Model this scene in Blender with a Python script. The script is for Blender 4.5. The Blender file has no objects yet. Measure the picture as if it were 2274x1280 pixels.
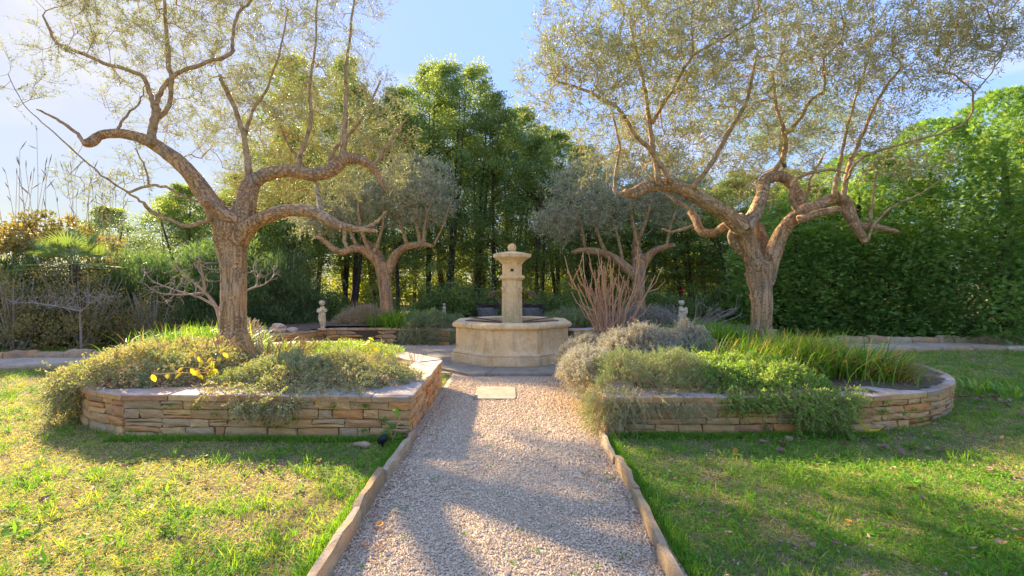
import bpy, math, random
import numpy as np
from mathutils import Vector, noise as mnoise
rng = np.random.default_rng(7)
random.seed(7)
sc = bpy.context.scene
C = sc.collection
R = math.radians

# ------------------------------------------------------------------ camera, sky, sun, exposure
FPX, CX, CY, HC = 1050.0, 1137.0, 634.0, 1.5
cam = bpy.data.cameras.new('camera'); cam_o = bpy.data.objects.new('camera', cam); C.objects.link(cam_o)
cam.lens = 36 * FPX / 2274; cam.sensor_width = 36; cam.clip_start = 0.05; cam.clip_end = 2000
cam.shift_y = -6 / 2274
cam_o.location = (0, 0, HC); cam_o.rotation_euler = (R(90), 0, 0); sc.camera = cam_o

SKY_SAT = 1.05
SUN_EL, SUN_AZ = R(25.5), R(-44)          # azimuth measured from +Y towards +X
w = bpy.data.worlds.new("World"); sc.world = w; w.use_nodes = True
nt = w.node_tree; nt.nodes.clear()
wo = nt.nodes.new('ShaderNodeOutputWorld'); bg = nt.nodes.new('ShaderNodeBackground')
sky = nt.nodes.new('ShaderNodeTexSky'); sky.sky_type = 'NISHITA'; sky.sun_disc = False
sky.sun_elevation = SUN_EL; sky.sun_rotation = SUN_AZ
sky.dust_density = 0.3; sky.air_density = 1.0; sky.ozone_density = 2.5
tc = nt.nodes.new('ShaderNodeTexCoord'); mp = nt.nodes.new('ShaderNodeMapping')
mp.inputs['Scale'].default_value = (1.6, 1.6, 4.2)
mp.inputs['Rotation'].default_value = (0, R(18), R(25))
nz = nt.nodes.new('ShaderNodeTexNoise'); nz.inputs['Scale'].default_value = 1.7; nz.inputs['Detail'].default_value = 9
nz.inputs['Roughness'].default_value = 0.62; nz.inputs['Distortion'].default_value = 0.35
rp = nt.nodes.new('ShaderNodeValToRGB'); rp.color_ramp.elements[0].position = 0.49; rp.color_ramp.elements[1].position = 0.74
rp.color_ramp.elements[1].color = (0.6, 0.6, 0.6, 1)
mx = nt.nodes.new('ShaderNodeMix'); mx.data_type = 'RGBA'
mx.inputs[7].default_value = (1.30, 1.24, 1.20, 1)
nt.links.new(tc.outputs['Generated'], mp.inputs['Vector']); nt.links.new(mp.outputs['Vector'], nz.inputs['Vector'])
nt.links.new(nz.outputs['Fac'], rp.inputs['Fac']); nt.links.new(rp.outputs['Color'], mx.inputs[0])
# even out the sky's brightness without touching its hue: colour * luminance^-0.62
bw = nt.nodes.new('ShaderNodeRGBToBW'); pw_ = nt.nodes.new('ShaderNodeMath'); pw_.operation = 'POWER'; pw_.inputs[1].default_value = -1.0
vm = nt.nodes.new('ShaderNodeVectorMath'); vm.operation = 'SCALE'; hs = nt.nodes.new('ShaderNodeHueSaturation'); hs.inputs['Saturation'].default_value = SKY_SAT; hs.inputs['Hue'].default_value = 0.517
nt.links.new(sky.outputs['Color'], bw.inputs[0]); nt.links.new(bw.outputs[0], pw_.inputs[0])
nt.links.new(sky.outputs['Color'], vm.inputs[0]); nt.links.new(pw_.outputs[0], vm.inputs['Scale'])
nt.links.new(vm.outputs[0], hs.inputs['Color']); nt.links.new(hs.outputs['Color'], mx.inputs[6]); nt.links.new(mx.outputs[2], bg.inputs['Color'])
bg.inputs['Strength'].default_value = 0.121
nt.links.new(bg.outputs['Background'], wo.inputs['Surface'])

sl = bpy.data.lights.new('sun', 'SUN'); sl.energy = 2.9; sl.angle = R(1.0); sl.color = (1.0, 0.80, 0.54)
so = bpy.data.objects.new('sun', sl); C.objects.link(so)
dsun = Vector((math.sin(SUN_AZ) * math.cos(SUN_EL), math.cos(SUN_AZ) * math.cos(SUN_EL), math.sin(SUN_EL)))
so.rotation_euler = dsun.to_track_quat('Z', 'Y').to_euler(); so.location = dsun * 60
sc.view_settings.view_transform = 'Standard'; sc.view_settings.look = 'None'
sc.view_settings.exposure = 2.86; sc.view_settings.gamma = 1.0
sc.render.engine = 'CYCLES'
sc.cycles.max_bounces = 8; sc.cycles.diffuse_bounces = 4; sc.cycles.transmission_bounces = 4
sc.cycles.use_denoising = True

# ------------------------------------------------------------------ helpers
def P(px, py, d):
    return np.array([(px - CX) / FPX * d, d, HC - (py - CY) / FPX * d])

def wloc(o):
    v = np.zeros(3)
    while o is not None:
        v += np.array(o.location); o = o.parent
    return v

def mesh_data(name, V, F, mat=None, smooth=False, attrs=None):
    V = np.asarray(V, np.float32); me = bpy.data.meshes.new(name)
    Fs = F if isinstance(F, list) else [F]
    Fs = [np.asarray(f, np.int32) for f in Fs if len(f)]
    nl = sum(f.size for f in Fs); npoly = sum(len(f) for f in Fs)
    me.vertices.add(len(V)); me.vertices.foreach_set('co', V.ravel())
    me.loops.add(nl); me.polygons.add(npoly)
    me.loops.foreach_set('vertex_index', np.concatenate([f.ravel() for f in Fs]))
    tot = np.concatenate([np.full(len(f), f.shape[1], np.int32) for f in Fs])
    st = np.concatenate([[0], np.cumsum(tot)[:-1]]).astype(np.int32)
    me.polygons.foreach_set('loop_start', st); me.polygons.foreach_set('loop_total', tot)
    me.polygons.foreach_set('use_smooth', np.full(npoly, smooth))
    for k, a in (attrs or {}).items():
        a = np.asarray(a, np.float32)
        if a.ndim == 1:
            at = me.attributes.new(k, 'FLOAT', 'POINT'); at.data.foreach_set('value', a)
        else:
            at = me.attributes.new(k, 'FLOAT_VECTOR', 'POINT'); at.data.foreach_set('vector', a.ravel())
    if mat: me.materials.append(mat)
    me.update(calc_edges=True)
    return me

def mk(name, V, F, mat, parent=None, smooth=False, attrs=None, kind=None):
    V = np.asarray(V, float)
    if parent is not None: V = V - wloc(parent)
    me = mesh_data(name, V, F, mat, smooth, attrs)
    o = bpy.data.objects.new(name, me); C.objects.link(o)
    if parent is not None: o.parent = parent
    if kind: o['kind'] = kind
    return o

def thing(name, label, cat, loc=(0, 0, 0), group=None):
    o = bpy.data.objects.new(name, None); C.objects.link(o); o.location = loc
    o.empty_display_size = 0.2
    bpy.context.view_layer.update
    return tag(o, label, cat, group)

def tag(o, label, cat, group=None):
    o['label'] = label; o['category'] = cat
    if group: o['group'] = group
    return o

def dup(root, loc, rz=0.0, scale=(1, 1, 1), label=None, group=None):
    r = root.copy(); C.objects.link(r); r.location = loc; r.rotation_euler = (0, 0, rz); r.scale = scale
    if label: r['label'] = label
    if group: r['group'] = group
    for ch in list(root.children):
        c = ch.copy(); C.objects.link(c); c.parent = r
        for g in ch.children:
            e = g.copy(); C.objects.link(e); e.parent = c
    return r

def unit(a):
    return a / np.maximum(np.linalg.norm(a, axis=-1, keepdims=True), 1e-9)

def rdir(n, up=0.0):
    a = rng.normal(size=(n, 3)); a[:, 2] += up
    return unit(a)

def quads(pos, d, L, W, nrm=None, fold=0.0):
    """diamond leaves: N quads, returns V, F"""
    n = len(pos); d = unit(d)
    if nrm is None: nrm = rdir(n)
    s = unit(np.cross(d, nrm)); up = np.cross(s, d)
    L = np.broadcast_to(L, (n,))[:, None]; W = np.broadcast_to(W, (n,))[:, None]
    V = np.empty((n, 4, 3))
    V[:, 0] = pos; V[:, 2] = pos + d * L
    mid = pos + d * L * 0.45 + up * L * fold
    V[:, 1] = mid + s * W * .5; V[:, 3] = mid - s * W * .5
    return V.reshape(-1, 3), np.arange(4 * n).reshape(n, 4)

def segs(A, B, ra, rb, n=5):
    """N tapered open prisms"""
    N = len(A); d = unit(B - A)
    h = np.where(np.abs(d[:, 2:3]) < .9, np.array([[0, 0, 1.]]), np.array([[1., 0, 0]]))
    u = unit(np.cross(d, h)); v = np.cross(d, u)
    t = np.arange(n) * 2 * np.pi / n
    ring = u[:, None] * np.cos(t)[None, :, None] + v[:, None] * np.sin(t)[None, :, None]
    V = np.concatenate([A[:, None] + ring * np.broadcast_to(ra, (N,))[:, None, None], B[:, None] + ring * np.broadcast_to(rb, (N,))[:, None, None]], 1)
    i = np.arange(n); j = (i + 1) % n
    q = np.stack([i, j, j + n, i + n], 1)
    F = (np.arange(N)[:, None, None] * 2 * n + q[None]).reshape(-1, 4)
    return V.reshape(-1, 3), F

def join(parts):
    Vs, Fs, As, o = [], [], [], 0
    for p in parts:
        Vs.append(p[0]); Fs.append(np.asarray(p[1]) + o); o += len(p[0])
        if len(p) > 2: As.append(p[2])
    V = np.concatenate(Vs); F = np.concatenate(Fs)
    return (V, F, np.concatenate(As)) if As else (V, F)

def tube(pts, rad, n=8, cap=True):
    pts = np.asarray(pts, float); m = len(pts); rad = np.broadcast_to(rad, (m,))
    tan = unit(np.gradient(pts, axis=0)); u = np.cross(tan[0], [0.3, 0.5, 0.81]); u /= np.linalg.norm(u)
    V = []
    th = np.arange(n) * 2 * np.pi / n
    for i in range(m):
        u = u - tan[i] * np.dot(u, tan[i]); u /= np.linalg.norm(u); v = np.cross(tan[i], u)
        V.append(pts[i] + rad[i] * (np.cos(th)[:, None] * u + np.sin(th)[:, None] * v))
    V = np.concatenate(V)
    i = np.arange(n); j = (i + 1) % n
    F = [np.stack([k * n + i, k * n + j, (k + 1) * n + j, (k + 1) * n + i], 1) for k in range(m - 1)]
    F = np.concatenate(F)
    if cap:
        V = np.vstack([V, pts[0], pts[-1]]); a = m * n; b = a + 1
        c1 = np.stack([np.full(n, a), j, i, i], 1)[:, :3]; c2 = np.stack([np.full(n, b), (m - 1) * n + i, (m - 1) * n + j], 1)
        return V, [F, np.concatenate([c1, c2])]
    return V, [F]

def spline(pts, per=6):
    """Catmull-Rom through rows (any number of columns)"""
    p = np.asarray(pts, float); p = np.vstack([2 * p[0] - p[1], p, 2 * p[-1] - p[-2]])
    out = []
    for i in range(1, len(p) - 2):
        for t in np.arange(per) / per:
            out.append(.5 * (2 * p[i] + (p[i + 1] - p[i - 1]) * t + (2 * p[i - 1] - 5 * p[i] + 4 * p[i + 1] - p[i + 2]) * t * t + (3 * p[i] - p[i - 1] - 3 * p[i + 1] + p[i + 2]) * t ** 3))
    out.append(p[-2]); return np.array(out)

_perm = np.random.default_rng(3).random((256, 256))
def vn(x, y, s=1.0):
    """value noise 0..1"""
    x = np.asarray(x) * s + 57.3; y = np.asarray(y) * s + 91.7
    xi = np.floor(x).astype(int); yi = np.floor(y).astype(int); fx = x - xi; fy = y - yi
    fx = fx * fx * (3 - 2 * fx); fy = fy * fy * (3 - 2 * fy)
    g = lambda a, b: _perm[a % 256, b % 256]
    return (g(xi, yi) * (1 - fx) + g(xi + 1, yi) * fx) * (1 - fy) + (g(xi, yi + 1) * (1 - fx) + g(xi + 1, yi + 1) * fx) * fy
def fbm(x, y, s=1.0):
    return vn(x, y, s) * .5 + vn(x + 9, y + 3, s * 2.1) * .3 + vn(x + 5, y + 31, s * 4.3) * .2

def sstep(a, b, x):
    t = np.clip((x - a) / (b - a), 0, 1); return t * t * (3 - 2 * t)

def inpoly(x, y, poly):
    x = np.asarray(x); y = np.asarray(y); r = np.zeros(x.shape, bool); n = len(poly)
    for i in range(n):
        x1, y1 = poly[i]; x2, y2 = poly[(i + 1) % n]
        c = ((y1 > y) != (y2 > y)) & (x < (x2 - x1) * (y - y1) / (y2 - y1 + 1e-12) + x1); r ^= c
    return r

# ------------------------------------------------------------------ materials
def newmat(name):
    m = bpy.data.materials.new(name); m.use_nodes = True; t = m.node_tree; t.nodes.clear()
    return m, t, t.nodes.new('ShaderNodeOutputMaterial')
def N(t, typ, **kw):
    n = t.nodes.new(typ)
    for k, v in kw.items():
        if k.startswith('_'): setattr(n, k[1:], v)
        else: n.inputs[k.replace('_', ' ')].default_value = v
    return n
def ramp(t, src, cols):
    r = t.nodes.new('ShaderNodeValToRGB'); cr = r.color_ramp
    while len(cr.elements) < len(cols): cr.elements.new(0.5)
    for e, (p, c) in zip(cr.elements, cols): e.position = p; e.color = (*c, 1)
    t.links.new(src, r.inputs['Fac']); return r.outputs['Color']
def mixc(t, fac, a, b, mode='MIX'):
    m = t.nodes.new('ShaderNodeMix'); m.data_type = 'RGBA'; m.blend_type = mode
    for i, x in ((0, fac), (6, a), (7, b)):
        if hasattr(x, 'links'): t.links.new(x, m.inputs[i])
        else: m.inputs[i].default_value = x if i == 0 else (*x, 1)
    return m.outputs[2]
def bumpn(t, h, strength, dist):
    b = N(t, 'ShaderNodeBump', Strength=strength, Distance=dist); t.links.new(h, b.inputs['Height']); return b.outputs['Normal']

def leafmat(name, cols, transl=0.35, gloss=0.45, tcol=None, back=None, spec=.3):
    """cols: ramp over the per-leaf tint"""
    m, t, out = newmat(name)
    at = N(t, 'ShaderNodeAttribute', _attribute_name='tint')
    col = ramp(t, at.outputs['Fac'], cols)
    front = col
    if back:
        g = t.nodes.new('ShaderNodeNewGeometry'); col = mixc(t, g.outputs['Backfacing'], col, back)
    pb = N(t, 'ShaderNodeBsdfPrincipled', Roughness=gloss); t.links.new(col, pb.inputs['Base Color'])
    pb.inputs['Specular IOR Level'].default_value = spec
    tr = t.nodes.new('ShaderNodeBsdfTranslucent')
    tc_ = mixc(t, 1.0, front, tcol or (1.5, 1.45, 0.7), 'MULTIPLY'); t.links.new(tc_, tr.inputs['Color'])
    mxs = t.nodes.new('ShaderNodeMixShader'); mxs.inputs[0].default_value = transl
    t.links.new(pb.outputs[0], mxs.inputs[1]); t.links.new(tr.outputs[0], mxs.inputs[2]); t.links.new(mxs.outputs[0], out.inputs[0])
    return m

def barkmat(name, c1, c2, c3, scale=14.0, bump=0.9, use_attr=True):
    m, t, out = newmat(name)
    if use_attr: vec = N(t, 'ShaderNodeAttribute', _attribute_name='bark').outputs['Vector']
    else: vec = N(t, 'ShaderNodeTexCoord').outputs['Object']
    n0 = N(t, 'ShaderNodeTexNoise', Scale=scale, Detail=3.0, Distortion=1.2); t.links.new(vec, n0.inputs['Vector'])
    n1 = N(t, 'ShaderNodeTexNoise', Scale=scale * 2.6, Detail=7.0, Roughness=.7); t.links.new(vec, n1.inputs['Vector'])
    n2 = N(t, 'ShaderNodeTexNoise', Scale=2.2, Detail=3.0)
    tc2 = N(t, 'ShaderNodeTexCoord'); t.links.new(tc2.outputs['Object'], n2.inputs['Vector'])
    rid = ramp(t, n0.outputs['Fac'], [(.36, (1,) * 3), (.46, (.75,) * 3), (.5, (0,) * 3), (.54, (.75,) * 3), (.64, (1,) * 3)])
    h = mixc(t, 0.4, rid, n1.outputs['Fac'])
    ca = ramp(t, n1.outputs['Fac'], [(0.3, c1), (0.7, c2)])
    cb = mixc(t, ramp(t, n2.outputs['Fac'], [(0.42, (0,) * 3), (0.62, (.6,) * 3)]), ca, c3)
    n4 = N(t, 'ShaderNodeTexNoise', Scale=4.5, Detail=5.0); t.links.new(tc2.outputs['Object'], n4.inputs['Vector'])
    cb = mixc(t, ramp(t, n4.outputs['Fac'], [(.5, (0,) * 3), (.66, (.65,) * 3)]), cb, (.30, .26, .19))
    cc = mixc(t, rid, tuple(x * .55 for x in c1), cb)
    pb = N(t, 'ShaderNodeBsdfPrincipled', Roughness=.92); pb.inputs['Specular IOR Level'].default_value = .2
    t.links.new(cc, pb.inputs['Base Color']); t.links.new(bumpn(t, h, bump, .02), pb.inputs['Normal'])
    t.links.new(pb.outputs[0], out.inputs[0]); return m

def rockmat(name, cols, nscale=6.0, stretch=(1, 1, 3.5), bump=.6, dark=.55, moss=0.0):
    """per-piece colour from the object's own random number, layered grain on top"""
    m, t, out = newmat(name)
    oi = N(t, 'ShaderNodeObjectInfo'); tc2 = N(t, 'ShaderNodeTexCoord')
    base = ramp(t, oi.outputs['Random'], cols)
    mpn = N(t, 'ShaderNodeMapping'); mpn.inputs['Scale'].default_value = stretch; t.links.new(tc2.outputs['Object'], mpn.inputs['Vector'])
    loc = N(t, 'ShaderNodeVectorMath', _operation='ADD'); t.links.new(mpn.outputs[0], loc.inputs[0]); t.links.new(oi.outputs['Random'], loc.inputs[1])
    n1 = N(t, 'ShaderNodeTexNoise', Scale=nscale, Detail=8.0, Roughness=.68, Distortion=.4); t.links.new(loc.outputs[0], n1.inputs['Vector'])
    n2 = N(t, 'ShaderNodeTexNoise', Scale=nscale * 9, Detail=5.0, Roughness=.7); t.links.new(loc.outputs[0], n2.inputs['Vector'])
    n3 = N(t, 'ShaderNodeTexNoise', Scale=nscale * .45, Detail=4.0); t.links.new(tc2.outputs['Object'], n3.inputs['Vector'])
    c = mixc(t, ramp(t, n1.outputs['Fac'], [(.34, (.85,) * 3), (.6, (0,) * 3)]), base, mixc(t, 1.0, base, (dark, dark * .93, dark * .85), 'MULTIPLY'))
    c = mixc(t, ramp(t, n2.outputs['Fac'], [(.5, (0,) * 3), (.72, (.55,) * 3)]), c, mixc(t, 1.0, base, (1.35, 1.3, 1.25), 'MULTIPLY'))
    c = mixc(t, ramp(t, n3.outputs['Fac'], [(.52, (0,) * 3), (.66, (.55,) * 3)]), c, (.62, .33, .12))
    if moss: c = mixc(t, ramp(t, n3.outputs['Color'], [(.5, (0,) * 3), (.75, (moss,) * 3)]), c, (.06, .08, .02))
    hh = mixc(t, .4, n1.outputs['Fac'], n2.outputs['Fac'])
    pb = N(t, 'ShaderNodeBsdfPrincipled', Roughness=.88); pb.inputs['Specular IOR Level'].default_value = .25
    t.links.new(c, pb.inputs['Base Color']); t.links.new(bumpn(t, hh, bump, .02), pb.inputs['Normal']); t.links.new(pb.outputs[0], out.inputs[0])
    return m

def noisemat(name, cols, scale=8.0, bump=.3, dist=.01, rough=.9, detail=8.0, metallic=0.0, stain=0.0):
    m, t, out = newmat(name); tc2 = N(t, 'ShaderNodeTexCoord')
    n1 = N(t, 'ShaderNodeTexNoise', Scale=scale, Detail=detail, Roughness=.65); t.links.new(tc2.outputs['Object'], n1.inputs['Vector'])
    n2 = N(t, 'ShaderNodeTexNoise', Scale=scale * 8, Detail=4.0); t.links.new(tc2.outputs['Object'], n2.inputs['Vector'])
    f = mixc(t, .2, n1.outputs['Fac'], n2.outputs['Fac'])
    pb = N(t, 'ShaderNodeBsdfPrincipled', Roughness=rough, Metallic=metallic); pb.inputs['Specular IOR Level'].default_value = .25
    c_ = ramp(t, f, cols)
    if stain:
        mpn = N(t, 'ShaderNodeMapping'); mpn.inputs['Scale'].default_value = (7, 7, 1.1); t.links.new(tc2.outputs['Object'], mpn.inputs['Vector'])
        n3 = N(t, 'ShaderNodeTexNoise', Scale=1.6, Detail=7.0, Roughness=.7); t.links.new(mpn.outputs[0], n3.inputs['Vector'])
        n4 = N(t, 'ShaderNodeTexNoise', Scale=2.3, Detail=9.0, Roughness=.72); t.links.new(tc2.outputs['Object'], n4.inputs['Vector'])
        c_ = mixc(t, ramp(t, n3.outputs['Fac'], [(.50, (0,) * 3), (.72, (stain,) * 3)]), c_, (.30, .22, .13))
        c_ = mixc(t, ramp(t, n4.outputs['Fac'], [(.54, (0,) * 3), (.64, (stain * .8,) * 3)]), c_, (.36, .32, .22))
    t.links.new(c_, pb.inputs['Base Color']); t.links.new(bumpn(t, f, bump, dist), pb.inputs['Normal']); t.links.new(pb.outputs[0], out.inputs[0])
    return m

M = {}
M['wall_stone'] = rockmat('wall_stone', [(0, (.74, .42, .16)), (.2, (.60, .37, .17)), (.4, (.80, .50, .20)), (.6, (.62, .41, .20)), (.78, (.48, .35, .21)), (.92, (.74, .34, .10)), (1, (.52, .27, .14))], moss=.3, bump=1.0, dark=.66)
M['cap_stone'] = rockmat('cap_stone', [(0, (.48, .41, .33)), (.35, (.62, .52, .40)), (.7, (.42, .36, .30)), (1, (.56, .42, .30))], stretch=(1, 1, 1), bump=.7, dark=.62)
M['kerb_stone'] = rockmat('kerb_stone', [(0, (.50, .36, .20)), (.4, (.44, .31, .17)), (.7, (.56, .43, .26)), (1, (.42, .27, .16))], stretch=(1, 1, 2), bump=.9, dark=.6, moss=.2)
M['mortar'] = noisemat('mortar', [(.3, (.07, .055, .035)), (.7, (.12, .09, .06))], 20)
M['limestone'] = noisemat('limestone', [(.30, (.56, .37, .17)), (.45, (.78, .55, .26)), (.58, (.85, .63, .33)), (.74, (.90, .73, .43))], 3.2, .25, .008, stain=.5)
M['slab'] = noisemat('slab', [(.3, (.21, .18, .12)), (.5, (.32, .275, .19)), (.7, (.41, .355, .26))], 4, .3, .008, stain=.6)
M['iron'] = noisemat('iron', [(.35, (.10, .06, .05)), (.6, (.28, .15, .11)), (.75, (.42, .24, .17))], 30, .3, .002, .7)
M['statue'] = noisemat('statue', [(.3, (0.312, 0.256, 0.153)), (.5, (0.6, 0.517, 0.337)), (.7, (0.744, 0.64, 0.439))], 14, .3, .006)
M['bark'] = barkmat('bark', (.40, .225, .10), (.70, .45, .23), (.58, .41, .25))
M['bark_smooth'] = noisemat('bark_smooth', [(.34, (.14, .085, .045)), (.46, (.36, .235, .12)), (.56, (.47, .33, .18)), (.7, (.58, .45, .28))], 13, .9, .02)
M['twig'] = noisemat('twig', [(.3, (0.353, 0.21, 0.0952)), (.7, (0.676, 0.448, 0.213))], 6, .1, .002)
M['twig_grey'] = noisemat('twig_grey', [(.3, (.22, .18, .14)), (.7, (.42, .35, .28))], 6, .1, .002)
M['twig_red'] = noisemat('twig_red', [(.3, (.46, .24, .12)), (.7, (.70, .42, .24))], 10, .3, .004)
M['bark_dark'] = noisemat('bark_dark', [(.3, (0.0455, 0.0338, 0.0234)), (.7, (0.117, 0.0858, 0.0585))], 10, .6, .01)
M['olive_leaf'] = leafmat('olive_leaf', [(0, (.10, .125, .045)), (.4, (.24, .265, .10)), (.8, (.40, .40, .17)), (1, (.50, .41, .14))], .36, .45, (1.0, 1.1, .7), back=(.44, .46, .32))
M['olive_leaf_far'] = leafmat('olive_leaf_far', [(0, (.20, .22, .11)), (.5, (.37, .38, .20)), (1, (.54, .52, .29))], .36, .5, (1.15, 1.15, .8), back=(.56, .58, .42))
M['laurel_leaf'] = leafmat('laurel_leaf', [(0, (.08, .13, .05)), (.45, (.17, .26, .08)), (.8, (.31, .39, .11)), (1, (.44, .46, .12))], .45, .42, (1.5, 1.4, .6), spec=.4)
M['oleander_leaf'] = leafmat('oleander_leaf', [(0, (.07, .13, .06)), (.6, (.14, .22, .09)), (1, (.28, .33, .13))], .32, .3, (1.4, 1.5, .6))
M['thuja_leaf'] = leafmat('thuja_leaf', [(0, (.11, .22, .06)), (.45, (.26, .42, .11)), (.85, (.50, .60, .17)), (.97, (.62, .64, .22)), (1, (.5, .3, .14))], .38, .6, (1.35, 1.3, .5))
M['yellow_leaf'] = leafmat('yellow_leaf', [(0, (.10, .16, .02)), (.5, (.26, .30, .03)), (.85, (.48, .38, .04)), (1, (.5, .28, .05))], .4, .6, (1.3, 1.3, .5), spec=.1)
M['autumn_leaf'] = leafmat('autumn_leaf', [(0, (.14, .17, .06)), (.5, (.28, .25, .10)), (.85, (.44, .33, .10)), (1, (.48, .24, .09))], .35, .6, (1.25, 1.2, .6))
M['grass'] = leafmat('grass', [(0, (.07, .20, .025)), (.3, (.16, .34, .035)), (.5, (.30, .44, .05)), (.68, (.48, .47, .09)), (.8, (.56, .44, .17)), (1, (.64, .47, .24))], .38, .75, (1.4, 1.4, .5), spec=.08)
M['lily_blade'] = leafmat('lily_blade', [(0, (.10, .24, .025)), (.55, (.22, .40, .04)), (.85, (.38, .48, .07)), (.93, (.62, .50, .14)), (1, (.62, .40, .16))], .45, .4, (1.5, 1.4, .5))
M['ground_cover'] = leafmat('ground_cover', [(0, (.10, .22, .04)), (.5, (.24, .40, .07)), (.8, (.46, .50, .12)), (1, (.60, .36, .15))], .38, .5, (1.5, 1.4, .5))
M['sage_leaf'] = leafmat('sage_leaf', [(0, (.08, .16, .04)), (.4, (.20, .29, .075)), (.7, (.40, .38, .13)), (.88, (.52, .36, .15)), (1, (.56, .27, .12))], .33, .5, (1.4, 1.3, .6), back=(.44, .47, .31), spec=.3)
M['silver_leaf'] = leafmat('silver_leaf', [(0, (0.287, 0.282, 0.197)), (.5, (0.483, 0.462, 0.342)), (1, (0.632, 0.586, 0.455))], .2, .8, (1.1, 1.1, .9))
M['rosemary'] = leafmat('rosemary', [(0, (.09, .18, .05)), (.5, (.20, .31, .09)), (1, (.38, .42, .16))], .3, .5, (1.5, 1.4, .5), back=(.30, .38, .24))
M['bright_yellow'] = leafmat('bright_yellow', [(0, (.45, .50, .04)), (.5, (.75, .62, .04)), (1, (.75, .50, .05))], .4, .5, (1.2, 1.2, .5))
M['dry_leaf'] = leafmat('dry_leaf', [(0, (.22, .13, .08)), (.6, (.36, .22, .14)), (1, (.5, .34, .22))], .15, .7)
M['orange_leaf'] = leafmat('orange_leaf', [(0, (.65, .28, .04)), (1, (.75, .36, .06))], .3, .5)
M['black_plastic'] = noisemat('black_plastic', [(.3, (.012, .012, .014)), (.7, (.03, .03, .034))], 8, .1, .002, .45)
M['straw'] = noisemat('straw', [(.3, (.30, .22, .13)), (.7, (.45, .35, .22))], 8, .1, .002)
M['tub'] = noisemat('tub', [(.3, (.12, .13, .135)), (.7, (.26, .27, .27))], 14, .5, .01, .6)
M['red_petal'] = leafmat('red_petal', [(0, (.6, .02, .02)), (1, (.7, .03, .03))], .3, .4)

# ground materials
def ground_material():
    m, t, out = newmat('soil_and_turf'); tc2 = N(t, 'ShaderNodeTexCoord')
    a = N(t, 'ShaderNodeTexNoise', Scale=.9, Detail=6.0, Roughness=.6); b = N(t, 'ShaderNodeTexNoise', Scale=38.0, Detail=6.0, Roughness=.7)
    for n in (a, b): t.links.new(tc2.outputs['Object'], n.inputs['Vector'])
    ca = ramp(t, b.outputs['Fac'], [(.3, (.10, .13, .03)), (.5, (.20, .22, .05)), (.7, (.36, .31, .12))])
    cb = ramp(t, b.outputs['Fac'], [(.3, (.10, .08, .04)), (.5, (.21, .16, .085)), (.7, (.36, .28, .16))])
    c = mixc(t, ramp(t, a.outputs['Fac'], [(.42, (0,) * 3), (.58, (1,) * 3)]), ca, cb)
    pb = N(t, 'ShaderNodeBsdfPrincipled', Roughness=.95); pb.inputs['Specular IOR Level'].default_value = .1
    t.links.new(c, pb.inputs['Base Color']); t.links.new(bumpn(t, b.outputs['Fac'], .8, .03), pb.inputs['Normal']); t.links.new(pb.outputs[0], out.inputs[0])
    return m
def litter_material():
    return noisemat('leaf_litter', [(.3, (.07, .05, .03)), (.5, (.17, .12, .07)), (.7, (.32, .22, .13))], 16, .9, .03)
def gravel_material():
    m, t, out = newmat('gravel_bed'); tc2 = N(t, 'ShaderNodeTexCoord')
    v = N(t, 'ShaderNodeTexVoronoi', Scale=105.0); n = N(t, 'ShaderNodeTexNoise', Scale=1.3, Detail=5.0); e = N(t, 'ShaderNodeTexVoronoi', Scale=105.0, _feature='DISTANCE_TO_EDGE')
    for q in (v, n, e): t.links.new(tc2.outputs['Object'], q.inputs['Vector'])
    sp = N(t, 'ShaderNodeSeparateColor'); t.links.new(v.outputs['Color'], sp.inputs[0])
    c = ramp(t, sp.outputs[0], [(0, (.32, .25, .145)), (.35, (.56, .42, .26)), (.7, (.71, .55, .36)), (1, (.78, .68, .49))])
    c = mixc(t, ramp(t, e.outputs['Distance'], [(0, (.6,) * 3), (.05, (0,) * 3)]), c, (.26, .19, .125))
    c = mixc(t, ramp(t, n.outputs['Fac'], [(.40, (.45,) * 3), (.6, (0,) * 3)]), c, (.36, .27, .19))
    pb = N(t, 'ShaderNodeBsdfPrincipled', Roughness=.9); pb.inputs['Specular IOR Level'].default_value = .2
    t.links.new(c, pb.inputs['Base Color']); t.links.new(bumpn(t, e.outputs['Distance'], .8, .012), pb.inputs['Normal']); t.links.new(pb.outputs[0], out.inputs[0])
    return m
M['ground'] = ground_material(); M['litter'] = litter_material(); M['gravel_bed'] = gravel_material()
M['pebble'] = leafmat('pebble', [(0, (.34, .255, .145)), (.3, (.56, .42, .255)), (.7, (.72, .56, .36)), (1, (.80, .70, .50))], 0.0, .9, spec=.08)

# ------------------------------------------------------------------ layout
FX, FY = 0.0, 9.5     # fountain centre
BEDS = {
 'fl': [(-1.0, 4.62), (-3.85, 4.70), (-4.45, 4.98), (-4.92, 5.42), (-5.3, 6.05), (-5.5, 6.8), (-5.45, 7.6), (-5.15, 8.4), (-4.4, 9.0), (-3.04, 9.2), (-1.03, 6.83)],
 'fr': [(.95, 4.75), (1.03, 6.83), (3.04, 9.2), (4.5, 9.05), (5.3, 8.5), (5.72, 7.6), (5.78, 6.75), (5.52, 6.02), (5.02, 5.42), (4.38, 5.02), (3.66, 4.82)],
 'bl': [(-1.55, 11.75), (-3.2, 12.25), (-4.75, 12.1), (-5.05, 11.1), (-5.5, 10.6), (-6.6, 11.6), (-6.7, 13.4), (-5.4, 15.2), (-3.2, 15.6), (-1.2, 14.2)],
 'br': [(1.55, 11.75), (3.2, 12.25), (4.75, 12.1), (5.05, 11.3), (5.5, 10.9), (6.6, 11.8), (6.7, 13.4), (5.4, 15.2), (3.2, 15.6), (1.2, 14.2)],
}
TOP = {'fl': .42, 'fr': .38, 'bl': .40, 'br': .40}
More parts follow.
